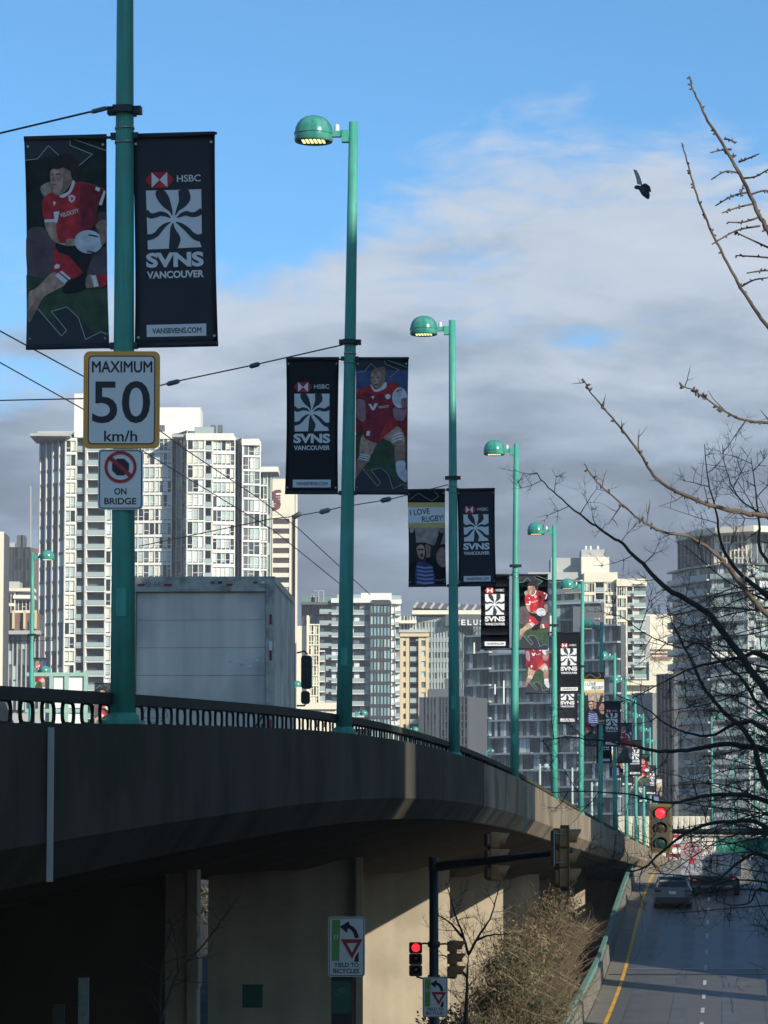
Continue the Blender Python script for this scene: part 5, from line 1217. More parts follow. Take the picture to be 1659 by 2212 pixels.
def shrub(label, c, rx, ry, h, nleaf, nstem, weights, seed, leaf=.055, stemL=1.9):
    rnd = random.Random(seed); t = thing('shrub', label, 'shrub', c, 0, 'shrubs on the bank beside the ramp wall'); 
    def rad(a): return 1 + .22 * math.sin(3 * a + seed) + .14 * math.sin(7 * a + 2 * seed)
    st = MB()
    clumps = []
    for i in range(nstem):
        a = rnd.uniform(0, 2 * math.pi); r_ = math.sqrt(rnd.random()) * .75
        p = Vector((rx * r_ * math.cos(a), ry * r_ * math.sin(a), .0)); zt = h * (1 - .55 * r_) * rnd.uniform(.55, 1.05)
        d = Vector((math.cos(a) * .35 * r_ * 2, math.sin(a) * .3, 1 + rnd.uniform(-.2, .3)))
        n = 5; pts = [p]; q = p
        for k in range(n):
            d = (d + Vector((rnd.gauss(0, .16), rnd.gauss(0, .16), rnd.gauss(0, .05)))).normalized(); q = q + d * zt / n; pts.append(q)
        st.tube(pts, [.013 * (1 - .6 * k / n) for k in range(n + 1)], 3, cap=False); clumps.append(pts)
        for k in range(5):
            j = rnd.randint(2, n); e = pts[j] + Vector((rnd.gauss(0, .3), rnd.gauss(0, .2), rnd.uniform(.1, .5))) * stemL * .6
            st.tube([pts[j], pts[j].lerp(e, .5) + Vector((rnd.gauss(0, .04), 0, .03)), e], [.007, .006, .004], 3, cap=False)
    st.build('stems', STEMM, t)
    cent = []
    for i in range(46):
        a = rnd.uniform(0, 2 * math.pi); el = rnd.uniform(.0, 1); r_ = rnd.uniform(.55, 1) * rad(a)
        cent.append((Vector((rx * r_ * math.cos(a) * math.sqrt(1 - el * el * .9), ry * r_ * math.sin(a) * math.sqrt(1 - el * el * .9), h * .78 * el)), rnd.uniform(.22, .5), rnd.choices(range(4), weights)[0]))
    mbs = [MB() for _ in range(4)]
    for i in range(int(nleaf * .62)):
        cc, cr, kind = rnd.choice(cent); g_ = Vector((rnd.gauss(0, 1), rnd.gauss(0, 1), rnd.gauss(0, 1)))
        p = cc + g_ * cr * .62
        if p.z < -.4: continue
        if rnd.random() < .25: kind = rnd.choices(range(4), weights)[0]
        u = Vector((rnd.gauss(0, 1), rnd.gauss(0, 1), rnd.gauss(0, 1))).normalized(); v = u.orthogonal().normalized(); s_ = leaf * rnd.uniform(.5, 1.3)
        mbs[kind].add([p - u * s_, p + v * s_ * .5, p + u * s_, p - v * s_ * .5], [(0, 1, 2, 3)])
    for k, b in enumerate(mbs):
        if b.v: tag(b.build('foliage', LEAFM[k], t), kind='stuff')
sh_spec = [(1118, 2130, 88, 1.15, 1.5, 3.5, 13000, 130, (4, 3, 3, 1), 'tall brown and olive shrub mid bank, right of the small bare tree'),
           (1138, 2075, 97, .85, 1.3, 3.9, 8000, 240, (2, 3, 1, 2), 'straw coloured twiggy shrub near the ramp wall, partly under the bridge'),
           (1035, 2275, 80, 1.35, 1.3, 2.4, 10000, 60, (3, 1, 5, 1), 'green leafy shrub at the foot of the bank behind the small bare tree'),
           (1095, 2225, 91, .85, 1.3, 2.9, 12000, 70, (4, 3, 2, 1), 'low brown leafy shrub at the bottom beside the ramp wall'),
           (1185, 2000, 108, .55, 1.6, 3.6, 5000, 240, (2, 3, 1, 2), 'pale twiggy shrub highest on the bank against the dark pier'),
           (1215, 1975, 122, .42, 1.8, 3.0, 3000, 140, (3, 3, 1, 1), 'narrow twiggy shrub farthest along the ramp wall'),
           (985, 2250, 76, 1.2, 1.2, 2.2, 7000, 40, (3, 1, 5, 0), 'dark green low shrub under the lower yield sign')]
for i, (x, y, d, rx, ry, h, nl, ns, w_, lb) in enumerate(sh_spec):
    q = at(x, y, d); q.z -= h * .55; shrub(lb, q, rx, ry, h, nl, ns, w_, 20 + i)
# sunlit ivy hedge far beyond the bridge, glimpsed between the piers
q = at(441, 1965, 236); shrub('sunlit ivy covered hedge far beyond the bridge, seen through the gap between piers', (q.x, 238, -8.6), 5, 2, 9.5, 9000, 40, (3, 1, 4, 2), 77, .16)
HAZE = 0.00018
# ------------------------------------------------------------------ towers across the water
def gl(name, c, r=.09, spec=.5): return mat('glass_' + name, c, r, var=.10, scale=.35, spec=spec)
G = dict(dark=gl('dark', (.028, .036, .040)), mid=gl('mid', (.13, .16, .165)), pale=gl('pale', (.46, .55, .52)), cream=gl('cream', (.72, .71, .58), .3), teal=gl('teal', (.24, .42, .42)), blue=gl('blue', (.09, .16, .27)), green=gl('green', (.16, .27, .22)), grey=gl('grey', (.065, .08, .095)), white=gl('white', (.74, .76, .74), .3), rail=gl('rail', (.36, .44, .42)), brown=gl('brown', (.075, .052, .045), .3), slate=gl('slate', (.05, .068, .078)), curtain=gl('curtain', (.33, .31, .28), .3))
WALLW = mat('tower_white', (.82, .80, .72), .8, var=.05, scale=.3, streak=.05, streak_scale=.6)
WALLC = mat('tower_cream', (.82, .75, .58), .8, var=.05, scale=.3)
WALLT = mat('tower_tan', (.70, .56, .34), .8, var=.06, scale=.3)
WALLG = mat('tower_grey', (.105, .112, .122), .7, var=.08, scale=.3)
WALLD = mat('tower_dark', (.045, .047, .05), .7, var=.1, scale=.3)
WALLB = mat('tower_brown', (.20, .125, .095), .8, var=.1, scale=.3)
WALLP = mat('tower_pale_grey', (.45, .45, .42), .8, var=.06, scale=.3)
CUBE = {}
def cube(m, name):
    if m.name not in CUBE:
        b = MB(); b.box((0, 0, 0), (1, 1, 1)); CUBE[m.name] = b.mesh('unit_block', m)
    return CUBE[m.name]
class Tower:
    def __init__(s, name, label, cat, base, seed=1):
        s.t = thing(name, label, cat, base); s.base = Vector(base); s.cnt = {}; s.rest = {}; s.rnd = random.Random(seed); s.core = []
    def put(s, name, M, ang, c, d, m):
        w = M @ Vector(c); n = s.cnt.get(name, 0); s.cnt[name] = n + 1
        if n < 290:
            link(name, cube(m, name), s.t, w - s.base, (0, 0, ang), d)
        else:
            k = s.rest.setdefault(name, {}).setdefault(m.name, MB())
            k.box((0, 0, 0), d, Matrix.Translation(w - s.base) @ Matrix.Rotation(ang, 4, 'Z'))
    def facade(s, p0, p1, zt, fh, bays, nf=None):
        p0 = Vector((p0[0], p0[1], 0)); p1 = Vector((p1[0], p1[1], 0)); dv = p1 - p0; L = dv.length; ang = math.atan2(dv.y, dv.x)
        M = Matrix.Translation(p0) @ Matrix.Rotation(ang, 4, 'Z')
        tot = sum(b[0] for b in bays); x = 0
        nf = nf or int((zt + 8.6) / fh)
        for b in bays:
            w = b[0] / tot * L; s.bay(M, ang, x, w, zt, fh, nf, b[1], b[2] if len(b) > 2 else {}); x += w
    def bay(s, M, ang, x, w, zt, fh, nf, kind, o):
        r = s.rnd; wall = o.get('wall', WALLW); cols = o.get('cols', max(1, int(round(w / 1.3)))); wt = o.get('w', dict(dark=3, mid=2, pale=2, cream=1)); names = list(wt); ws = list(wt.values())
        pw = w / cols; zb = zt - nf * fh; ins = o.get('ins', 0)
        frame = o.get('frame', wall); cd = 8.0 if abs(ang) < .5 else 1.2
        pick = lambda: G[r.choices(names, ws)[0]]
        core_in = {'balcony': 2.1, 'blank': .3}.get(kind, .45) + ins
        s.put('wall', M, ang, (x + w / 2, core_in + cd / 2, (zt + zb) / 2 - .02), (w, cd, zt - zb), o.get('back', WALLG) if kind != 'blank' else wall)
        if kind == 'blank':
            s.put('wall', M, ang, (x + w / 2, .15, (zt + zb) / 2), (w - .02, .29, zt - zb), wall); return
        if kind == 'curtain':
            for k in range(cols + 1): s.put('mullion', M, ang, (x + k * pw, ins - .04, (zt + zb) / 2), (o.get('mw', .16), .22, zt - zb), frame)
        if kind == 'window':
            for k in (0, cols): s.put('mullion', M, ang, (x + k * pw, ins - .03, (zt + zb) / 2), (.22, .24, zt - zb), frame)
        if kind == 'punched':
            pierw = o.get('pier', .55)
            for k in range(cols + 1): s.put('wall_pier', M, ang, (x + min(max(k * pw, pierw * .5), w - pierw * .5), ins - .05, (zt + zb) / 2), (pierw, .40, zt - zb), wall)
        if kind == 'balcony':
            s.put('partition', M, ang, (x + .12, 1.0, (zt + zb) / 2), (.22, 2.2, zt - zb), wall)
            s.put('partition', M, ang, (x + w - .12, 1.0, (zt + zb) / 2), (.22, 2.2, zt - zb), wall)
        for f in range(nf):
            z1 = zt - f * fh; z0 = z1 - fh; lim = o.get('lim', 99)
            if kind == 'window':
                sp = o.get('sp', .85)
                s.put('spandrel', M, ang, (x + w / 2, ins - .06, z1 - sp * .35), (w, .36, sp * .7), wall); g0 = z0 + sp * .3 ; gh = fh - sp
                low = o.get('low', 0)
                for k in range(cols):
                    cx = x + (k + .5) * pw; g = pick()
                    s.put('window_pane', M, ang, (cx, ins + .15, z0 + sp * .3 + gh / 2), (pw - .05, .06, gh), g)
                    if k: s.put('mullion_bar', M, ang, (x + k * pw, ins + .05, z0 + fh / 2), (o.get('mw', .13), .2, fh), frame)
                    if r.random() < o.get('tr', .5): s.put('transom', M, ang, (cx, ins + .07, z0 + sp * .3 + gh * (.28 if r.random() < .7 else .7)), (pw, .16, .10), frame)
            elif kind == 'curtain':
                s.put('floor_line', M, ang, (x + w / 2, ins + .02, z1 - .12), (w, .2, o.get('line', .26)), o.get('linem', WALLG))
                for k in range(cols): s.put('window_pane', M, ang, (x + (k + .5) * pw, ins + .1, z0 + fh / 2 - .1), (pw - .08, .06, fh - .24), pick())
            elif kind == 'balcony':
                s.put('balcony_slab', M, ang, (x + w / 2, .9, z1 - .10), (w + .05, 2.3, .20), wall)
                s.put('window_pane', M, ang, (x + w * .5, 1.98, z0 + fh / 2 - .1), (w * .9, .06, fh * .82), G[r.choice(('dark', 'dark', 'grey', 'mid'))])
                s.put('railing_panel', M, ang, (x + w / 2, -.16, z0 + .55), (w - .3, .04, .95), G['rail'])
                if r.random() < .35: s.put('balcony_chair', M, ang, (x + w * r.uniform(.25, .75), .5, z0 + .55), (.7, .6, 1.0), r.choice((WALLP, WALLW, WALLB)))
            elif kind == 'slab':
                pr = o.get('proud', 1.0)
                s.put('floor_slab', M, ang, (x + w / 2, -pr / 2 + .2, z1 - .12), (w + .02, pr + .4, o.get('line', .24)), wall)
                for k in range(cols):
                    s.put('window_pane', M, ang, (x + (k + .5) * pw, ins + .2, z0 + fh / 2 - .1), (pw - .10, .06, fh - .3), pick())
                if o.get('rail', 1): s.put('railing_panel', M, ang, (x + w / 2, -pr + .06, z0 + .50), (w, .04, .9), G[o.get('rg', 'rail')])
            elif kind == 'punched':
                sp = o.get('sp', 1.3)
                s.put('spandrel', M, ang, (x + w / 2, ins + .0, z1 - sp / 2 + .1), (w - .01, .30, sp), wall)
                for k in range(cols): s.put('window_pane', M, ang, (x + (k + .5) * pw, ins + .2, z0 + (fh - sp) / 2), (pw, .06, fh - sp + .3), pick())
    def box(s, name, x0, x1, y0, y1, d, depth, m, back=0):
        a, b = at(x0, y1, d), at(x1, y0, d)
        k = MB(); k.box(((a.x + b.x) / 2, d + depth / 2 + back, (a.z + b.z) / 2), (b.x - a.x, depth, b.z - a.z)); return k.build(name, m, s.t, base=s.base)
    def finish(s):
        for name, dct in s.rest.items():
            mb = MB(); mats = []
            for i, (mn, k) in enumerate(dct.items()):
                mats.append(MATS[mn]); mb.cur = i; mb.add(k.v, k.f)
            o = mb.build(name + 's_lower' if False else name, mats, s.t); tag(o, kind='stuff')
def PX(x, d): p = at(x, 1500, d); return (p.x, d)
def Z(y, d): return at(800, y, d).z
WIN = dict(cols=4, sp=.75, w=dict(dark=3, mid=2, pale=4, cream=4, white=4, grey=2), tr=.7)
# 1 white and glass tower left
d = 700; T = Tower('apartment_tower', 'wide white and glass apartment tower with balconies behind the speed limit sign', 'building', (PX(320, d)[0], d, -8.6), 3)
fh = 30.5 * d / F
T.facade(PX(82, d + 5.5), PX(137, d), Z(952, d), fh, [(55, 'curtain', dict(cols=4, w=dict(blue=4, mid=3, grey=2, pale=1), frame=WALLW, mw=.36, line=.5, linem=WALLG, back=WALLD))])
T.facade(PX(137, d), PX(160, d), Z(946, d), fh, [(23, 'window', dict(cols=2, w=dict(cream=3, dark=2, pale=2), wall=WALLW))])
T.facade(PX(160, d), PX(226, d), Z(944, d), fh, [(23, 'balcony', dict(wall=WALLP)), (43, 'balcony', dict(wall=WALLW))])
T.facade(PX(226, d), PX(368, d - 1), Z(944, d), fh, [(34, 'window', dict(WIN, cols=3)), (36, 'window', dict(WIN, cols=4)), (36, 'window', dict(WIN, cols=3)), (36, 'window', dict(WIN, cols=4))])
T.facade(PX(368, d + 1), PX(402, d - 8), Z(940, d), fh, [(34, 'curtain', dict(cols=3, w=dict(dark=3, grey=4, mid=2, green=2), frame=WALLP, line=.4))])
T.facade(PX(402, d - 8), PX(439, d - 8), Z(950, d), fh, [(37, 'window', dict(WIN, cols=3, sp=.55))])
T.facade(PX(439, d - 8), PX(505, d - 7), Z(952, d), fh, [(18, 'balcony', dict(wall=WALLW)), (48, 'window', dict(WIN, cols=5, sp=1.0))])
T.facade(PX(505, d - 3), PX(522, d - 8), Z(955, d), fh, [(17, 'curtain', dict(cols=2, w=dict(dark=3, grey=3, green=2), frame=WALLP))])
T.facade(PX(522, d - 8), PX(560, d - 7), Z(962, d), fh, [(38, 'window', dict(WIN, cols=3, sp=.6, w=dict(mid=2, dark=2, pale=4, grey=2, white=1)))])
T.facade(PX(560, d - 3), PX(584, d - 3), Z(1020, d), fh, [(16, 'window', dict(WIN, cols=2, sp=.5)), (8, 'curtain', dict(cols=1, w=dict(green=2, pale=2, mid=2)))])
T.box('roof_canopy', 66, 152, 938, 944, d - 2, 14, WALLP, -2); T.box('roof_parapet', 80, 160, 930, 938, d, 12, WALLP, 1.0); T.box('roof_parapet', 160, 372, 932, 944, d, 12, WALLW, .2); T.box('roof_parapet', 370, 403, 936, 942, d - 9, 14, WALLP, 1.5)
T.box('roof_parapet', 402, 505, 936, 951, d - 8, 12, WALLW, -.3); T.box('roof_parapet', 505, 522, 946, 955, d - 3, 12, WALLP); T.box('roof_parapet', 522, 560, 948, 962, d - 8, 12, WALLW, -.3)
T.box('elevator_tower', 160, 185, 850, 932, d + 6, 8, WALLW); T.box('penthouse', 330, 433, 880, 936, d + 6, 10, WALLW); T.box('roof_canopy', 558, 601, 1008, 1019, d - 5, 10, WALLW)
T.box('shaft_fin', 180, 184, 946, 1520, d - 1, 2.2, WALLP)
for x in (300, 345, 455, 470): T.box('roof_unit', x, x + 10, 918, 934, d + 3, 2, WALLG)
T.box('roof_railing', 420, 462, 922, 937, d - 6, .3, G['rail'])
T.finish()
# 2 bank tower behind
d = 900; T = Tower('office_tower', 'cream office tower with a dark red S emblem behind the white apartment tower', 'building', (PX(612, d)[0], d, -8.6), 4)
fh = 21.2 * d / F
T.facade(PX(575, d), PX(629, d), Z(1112, d), fh, [(8, 'blank', dict(wall=WALLC)), (42, 'punched', dict(cols=1, wall=WALLC, sp=1.15, pier=.6, w=dict(brown=4, curtain=2, dark=1)))])
T.facade(PX(629, d), PX(638, d + 3), Z(1112, d), fh, [(9, 'blank', dict(wall=WALLB))])
T.facade(PX(637, d - .4), PX(640.5, d - .4), Z(1038, d), fh, [(3, 'blank', dict(wall=WALLC))])
T.box('crown_wall', 575, 637, 1034, 1112, d - .3, 12, WALLC)
RS = mat('emblem_red', (.16, .035, .03), .6)
k = MB(); a = at(598, 1075, d - .45)
def sx(px_, py_): q = at(px_, py_, d - .5); return (q.x, q.z)
for pts in ([(606, 1058), (597, 1058), (590, 1061), (588, 1068), (590, 1077), (594, 1082), (599, 1085), (600, 1090), (596, 1093), (586, 1097), (583, 1103), (596, 1102), (604, 1098), (607, 1090), (605, 1082), (600, 1078), (596, 1073), (596, 1066), (600, 1063), (608, 1063)],):
    b = MB(); b.slab([sx(*p) for p in pts], d - .7, d - .35); b.build('emblem', RS, T.t, base=T.base)
for yy in (1069, 1074, 1079, 1084, 1089): T.box('emblem_band', 592, 606, yy, yy + 2.4, d - .62, .3, RS)
T.finish()
# 3 middle apartment block with white slabs
d = 870; T = Tower('apartment_block', 'mid-rise block with white floor slabs and turquoise windows right of the truck', 'building', (PX(770, d)[0], d, -8.6), 5)
fh = 24.6 * d / F
sl = dict(proud=1.3, w=dict(dark=3, grey=3, mid=2, white=2, curtain=1), wall=WALLW)
T.facade(PX(652, d + 4), PX(690, d + 2), Z(1306, d), fh, [(38, 'curtain', dict(cols=4, w=dict(blue=5, grey=3, dark=2), line=.4, frame=WALLG))])
T.facade(PX(690, d), PX(716, d), Z(1300, d), fh, [(26, 'slab', dict(sl, wall=WALLP, w=dict(grey=3, dark=2, mid=1, slate=2)))])
T.facade(PX(716, d - 1), PX(801, d - 1), Z(1302, d), fh, [(20, 'slab', sl), (28, 'slab', sl), (36, 'slab', dict(sl, w=dict(dark=3, white=2, curtain=2, mid=2)))])
T.facade(PX(800, d - 4), PX(844, d - 4), Z(1304, d), fh, [(44, 'curtain', dict(cols=6, w=dict(teal=6, pale=2, green=1, mid=1), frame=WALLD, mw=.22, line=.9, linem=WALLD))])
T.facade(PX(844, d - 1), PX(866, d - 1), Z(1304, d), fh, [(10, 'window', dict(cols=1, w=dict(white=4, pale=1), sp=1.0)), (12, 'slab', dict(sl, w=dict(mid=2, white=3, curtain=2)))])
T.box('roof_slab', 650, 728, 1300, 1306, d - 1.5, 12, WALLG); T.box('roof_slab', 715, 802, 1292, 1302, d - 2.5, 12, WALLW); T.box('roof_slab', 800, 845, 1300, 1306, d - 4.6, 12, WALLD); T.box('roof_slab', 843, 868, 1295, 1304, d - 2, 12, WALLW)
T.box('penthouse', 780, 846, 1281, 1296, d + 4, 8, WALLW); T.box('roof_railing', 728, 780, 1284, 1294, d, .3, G['rail']); T.box('roof_railing', 846, 867, 1286, 1296, d, .3, G['rail']); T.box('roof_unit', 672, 680, 1284, 1300, d + 2, 2, WALLP); T.box('roof_garden', 652, 715, 1290, 1300, d + 2, 3, G['green'])
for x in (688, 699): 
    m = MB(); a, b = at(x, 1276, d), at(x, 1300, d); m.tube([a, b], .12, 5); m.tube([a, a - Vector((1.2, 0, 0))], .1, 5); m.build('roof_mast', WALLP, T.t, base=T.base)
T.finish()
# 4 cream low building with tall windows in front
d = 640; T = Tower('cream_building', 'cream low-rise with gridded windows between the truck and the second lamp post', 'building', (PX(690, d)[0], d, -8.6), 6)
fh = 22 * d / F
T.facade(PX(640, d), PX(663, d), Z(1352, d), fh, [(23, 'blank', dict(wall=WALLC))]); T.facade(PX(662, d - 1.2), PX(667, d - 1.2), Z(1330, d), fh, [(5, 'blank', dict(wall=WALLC))])
T.facade(PX(666, d), PX(689, d), Z(1348, d), fh, [(23, 'window', dict(cols=4, wall=WALLC, sp=.3, w=dict(dark=3, cream=2, mid=2, pale=2), tr=.9))], 8)
T.facade(PX(689, d + 3), PX(702, d + 3), Z(1404, d), fh, [(13, 'slab', dict(wall=WALLC, proud=1.5, w=dict(mid=3, grey=2, dark=1)))], 6)
T.box('lower_wall', 640, 690, 1500, 1525, d + 1, 6, WALLC); T.box('cornice', 640, 730, 1518, 1532, d - 10, 8, WALLC); 
T.facade(PX(640, d - 9), PX(728, d - 9), Z(1530, d - 9), 3.6, [(88, 'punched', dict(cols=5, wall=WALLC, sp=.8, pier=1.2, w=dict(brown=2, dark=3)))], 2)
T.box('podium', 640, 730, 1572, 1660, d - 8, 8, WALLC)
T.finish()
# 5 tan building
d = 715; T = Tower('tan_building', 'narrow tan apartment building with small square windows between second and third posts', 'building', (PX(892, d)[0], d, -8.6), 7)
fh = 22.5 * d / F
T.facade(PX(864, d), PX(884, d), Z(1374, d), fh, [(20, 'punched', dict(cols=1, wall=WALLT, sp=1.1, pier=.7, w=dict(dark=3, mid=2)))])
T.facade(PX(884, d + .6), PX(904, d + .6), Z(1384, d), fh, [(20, 'balcony', dict(wall=WALLD))])
T.facade(PX(904, d), PX(926, d), Z(1374, d), fh, [(22, 'punched', dict(cols=1, wall=WALLT, sp=1.0, pier=.6, w=dict(pale=3, mid=2, dark=1)))])
T.box('roof_cornice', 864, 927, 1368, 1375, d - .8, 10, WALLT)
T.facade(PX(866, d + 8), PX(898, d + 8), Z(1326, d), fh, [(14, 'curtain', dict(cols=2, w=dict(mid=2, grey=2))), (18, 'curtain', dict(cols=3, w=dict(pale=2, green=2, mid=1)))])
T.box('roof_slab', 862, 900, 1340, 1346, d + 5, 12, WALLC); T.box('roof_slab', 862, 926, 1360, 1366, d + 3, 10, WALLP)
T.finish()
# 6 pale green glass office with roof trusses and letters
d = 735; T = Tower('glass_office', 'pale green glass office with roof trusses and white letters behind the third lamp post', 'building', (PX(970, d)[0], d, -8.6), 8)
fh = 22 * d / F
T.facade(PX(892, d), PX(985, d - 3), Z(1338, d), fh, [(93, 'curtain', dict(cols=14, w=dict(pale=5, green=2, mid=2, teal=1), frame=WALLP, mw=.14, line=1.0, linem=G['pale']))])
T.facade(PX(985, d - 3), PX(1048, d + 3), Z(1338, d), fh, [(63, 'curtain', dict(cols=9, w=dict(green=3, mid=3, grey=2), frame=WALLG, mw=.14, line=.6, linem=WALLG))])
T.box('roof_band', 890, 1048, 1318, 1327, d - 3.5, 10, WALLC); T.box('sign_wall', 962, 1048, 1328, 1352, d - 4.5, 2, WALLG); T.box('roof_deck', 893, 1048, 1310, 1318, d - 1, 10, WALLD)
for i in range(26):
    x = 894 + i * 6; a, b = at(x, 1313 + i * .25, d - 2), at(x + 9, 1301 + i * .3, d - 2); m = MB(); m.tube([a, b], .38, 4); m.build('roof_fin', WALLG if i % 3 else WALLP, T.t, base=T.base)
a = at(984, 1350, d - 4.7); P = Print(T.t, None, 0, 0)
for i, ch in enumerate('TELUS'):
    vs, fs = text_pts(ch, .03); b = MB(); x0 = 983 + i * 13.2
    p0, p1 = at(x0, 1350.5, d - 4.75), at(x0 + 9, 1338.5, d - 4.75)
    b.add([(p0.x + u * (p1.x - p0.x), p0.y, p0.z + v * (p1.z - p0.z)) for u, v, _ in vs], fs); b.build('sign_letter', WALLW, T.t, base=T.base)
T.finish()
# 7 dark glass curved tower in the middle
d = 560; T = Tower('dark_tower', 'dark blue-grey glass apartment tower low behind the third to sixth lamp posts', 'building', (PX(1150, d)[0], d, -8.6), 9)
fh = 36 * d / F
WALLS = mat('tower_slate', (.40, .46, .47), .6, var=.1, scale=.3)
dk = dict(proud=.45, wall=WALLS, line=.30, w=dict(dark=5, grey=3, green=2, mid=4, curtain=2, pale=3, white=1), rail=0)
T.facade(PX(1002, d + 8), PX(1060, d + 4), Z(1368, d), fh, [(10, 'blank', dict(wall=WALLG)), (48, 'slab', dict(dk, cols=6))])
T.facade(PX(1060, d + 4), PX(1150, d - 2), Z(1410, d), fh, [(45, 'slab', dict(dk, cols=7)), (45, 'slab', dict(dk, cols=6))])
T.facade(PX(1150, d - 2), PX(1250, d - 9), Z(1375, d), fh, [(50, 'slab', dict(dk, cols=7)), (50, 'slab', dict(dk, cols=7))])
T.facade(PX(1250, d - 9), PX(1338, d - 15), Z(1360, d), fh, [(40, 'slab', dict(dk, cols=6)), (48, 'slab', dict(dk, cols=6))])
T.facade(PX(1200, d + 8), PX(1297, d + 4), Z(1296, d), fh, [(97, 'slab', dict(dk, cols=9))], 3); T.box('rooftop_block', 1238, 1300, 1310, 1380, d + 4, 6, WALLG)
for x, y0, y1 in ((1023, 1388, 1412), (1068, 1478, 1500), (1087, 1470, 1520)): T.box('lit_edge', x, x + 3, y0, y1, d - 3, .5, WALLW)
T.finish()
# 8 low dark building with green glass strips
d = 520; T = Tower('low_block', 'low grey block with vertical green glass strips left of the third lamp post', 'building', (PX(935, d)[0], d, -8.6), 10)
fh = 17 * d / F
T.facade(PX(905, d), PX(1010, d - 3), Z(1506, d), fh, [(16, 'blank', dict(wall=WALLG)), (22, 'curtain', dict(cols=3, w=dict(green=4, dark=3, teal=2), frame=WALLG, mw=.25)), (11, 'blank', dict(wall=WALLG)), (14, 'curtain', dict(cols=2, w=dict(green=4, dark=3, teal=2), frame=WALLG)), (20, 'blank', dict(wall=WALLG)), (22, 'curtain', dict(cols=3, w=dict(green=3, dark=4), frame=WALLG))])
T.box('roof_block', 925, 1000, 1488, 1506, d + 4, 8, WALLG); T.box('roof_unit', 962, 996, 1466, 1490, d + 8, 6, WALLG)
T.finish()
# 9 cream stepped tower
d = 780; T = Tower('stepped_tower', 'cream stepped apartment tower with rooftop blocks behind the fifth and sixth lamp posts', 'building', (PX(1270, d)[0], d, -8.6), 11)
fh = 25.5 * d / F
cw = dict(cols=4, sp=1.0, w=dict(dark=3, mid=3, pale=2, cream=3, grey=2), wall=WALLC, tr=.3)
T.facade(PX(1138, d + 14), PX(1195, d + 4), Z(1252, d), fh, [(57, 'slab', dict(proud=.6, wall=WALLP, w=dict(grey=3, mid=3, dark=1, pale=2), cols=6))])
T.facade(PX(1195, d + 2), PX(1262, d - 4), Z(1256, d), fh, [(34, 'slab', dict(proud=1.2, wall=WALLP, w=dict(grey=3, mid=3, cream=1, pale=2))), (33, 'slab', dict(proud=1.2, wall=WALLC, w=dict(grey=2, mid=3, cream=2, pale=2)))])
T.facade(PX(1262, d - 4), PX(1334, d - 4), Z(1256, d), fh, [(24, 'window', cw), (22, 'balcony', dict(wall=WALLC)), (26, 'window', cw)])
T.facade(PX(1334, d - 5), PX(1396, d - 5), Z(1264, d), fh, [(20, 'window', cw), (16, 'balcony', dict(wall=WALLC)), (26, 'slab', dict(proud=1.2, wall=WALLW, w=dict(pale=3, green=2, mid=2, cream=1)))])
T.box('roof_wall', 1140, 1262, 1236, 1252, d + 2, 14, WALLP); T.box('roof_wall', 1262, 1334, 1236, 1257, d - 4.5, 12, WALLC); T.box('roof_wall', 1332, 1397, 1250, 1266, d - 5.6, 12, WALLC)
T.box('rooftop_block', 1190, 1258, 1205, 1238, d + 6, 10, WALLP); T.box('rooftop_block', 1256, 1316, 1203, 1240, d + 1, 10, WALLC); T.box('rooftop_block', 1256, 1306, 1187, 1204, d + 3, 8, WALLP); T.box('side_block', 1188, 1222, 1330, 1370, d - 9, 8, WALLC); T.box('roof_wall', 1190, 1290, 1388, 1402, d - 10, 6, WALLC)
for x in (1264, 1274, 1290): T.box('roof_unit', x, x + 4, 1179, 1188, d + 5, 1, WALLW)
T.finish()
# 10 blank cream block
d = 840; T = Tower('blank_block', 'plain cream windowless block between the stepped tower and the right-hand tower', 'building', (PX(1430, d)[0], d, -8.6), 12)
T.facade(PX(1394, d), PX(1470, d), Z(1327, d), 3, [(76, 'blank', dict(wall=WALLC))])
T.box('lower_wing', 1404, 1490, 1428, 1700, d - 8, 8, WALLC); T.box('louvre', 1395, 1452, 1418, 1424, d - 1, .5, WALLB); T.box('roof_fin', 1394, 1404, 1330, 1500, d - 6, 5, WALLP)
for i in range(3): T.box('louvre', 1396, 1450, 1402 + i * 8, 1405 + i * 8, d - .5, .4, WALLB)
T.finish()
# 11 pale low tower with small windows
d = 600; T = Tower('pale_building', 'pale plastered building with few small windows above the red signal', 'building', (PX(1390, d)[0], d, -8.6), 13)
fh = 34 * d / F
T.facade(PX(1338, d + 4), PX(1362, d), Z(1500, d), fh, [(24, 'window', dict(cols=3, sp=.9, wall=WALLC, w=dict(mid=2, pale=2, dark=1)))])
T.facade(PX(1362, d), PX(1420, d - 2), Z(1498, d), fh, [(10, 'blank', dict(wall=WALLP)), (14, 'punched', dict(cols=1, sp=1.4, pier=.8, wall=WALLP, w=dict(dark=3, mid=2))), (14, 'blank', dict(wall=WALLP)), (10, 'punched', dict(cols=1, sp=1.9, pier=.6, wall=WALLP, w=dict(dark=3))), (10, 'blank', dict(wall=WALLP))])
T.facade(PX(1420, d - 6), PX(1452, d - 8), Z(1460, d), fh, [(32, 'curtain', dict(cols=4, w=dict(dark=3, grey=3), frame=WALLD, linem=WALLD))])
T.box('roof_band', 1338, 1422, 1470, 1480, d + 3, 8, WALLC); T.box('upper_storey', 1340, 1400, 1476, 1500, d + 5, 6, WALLC)
T.finish()
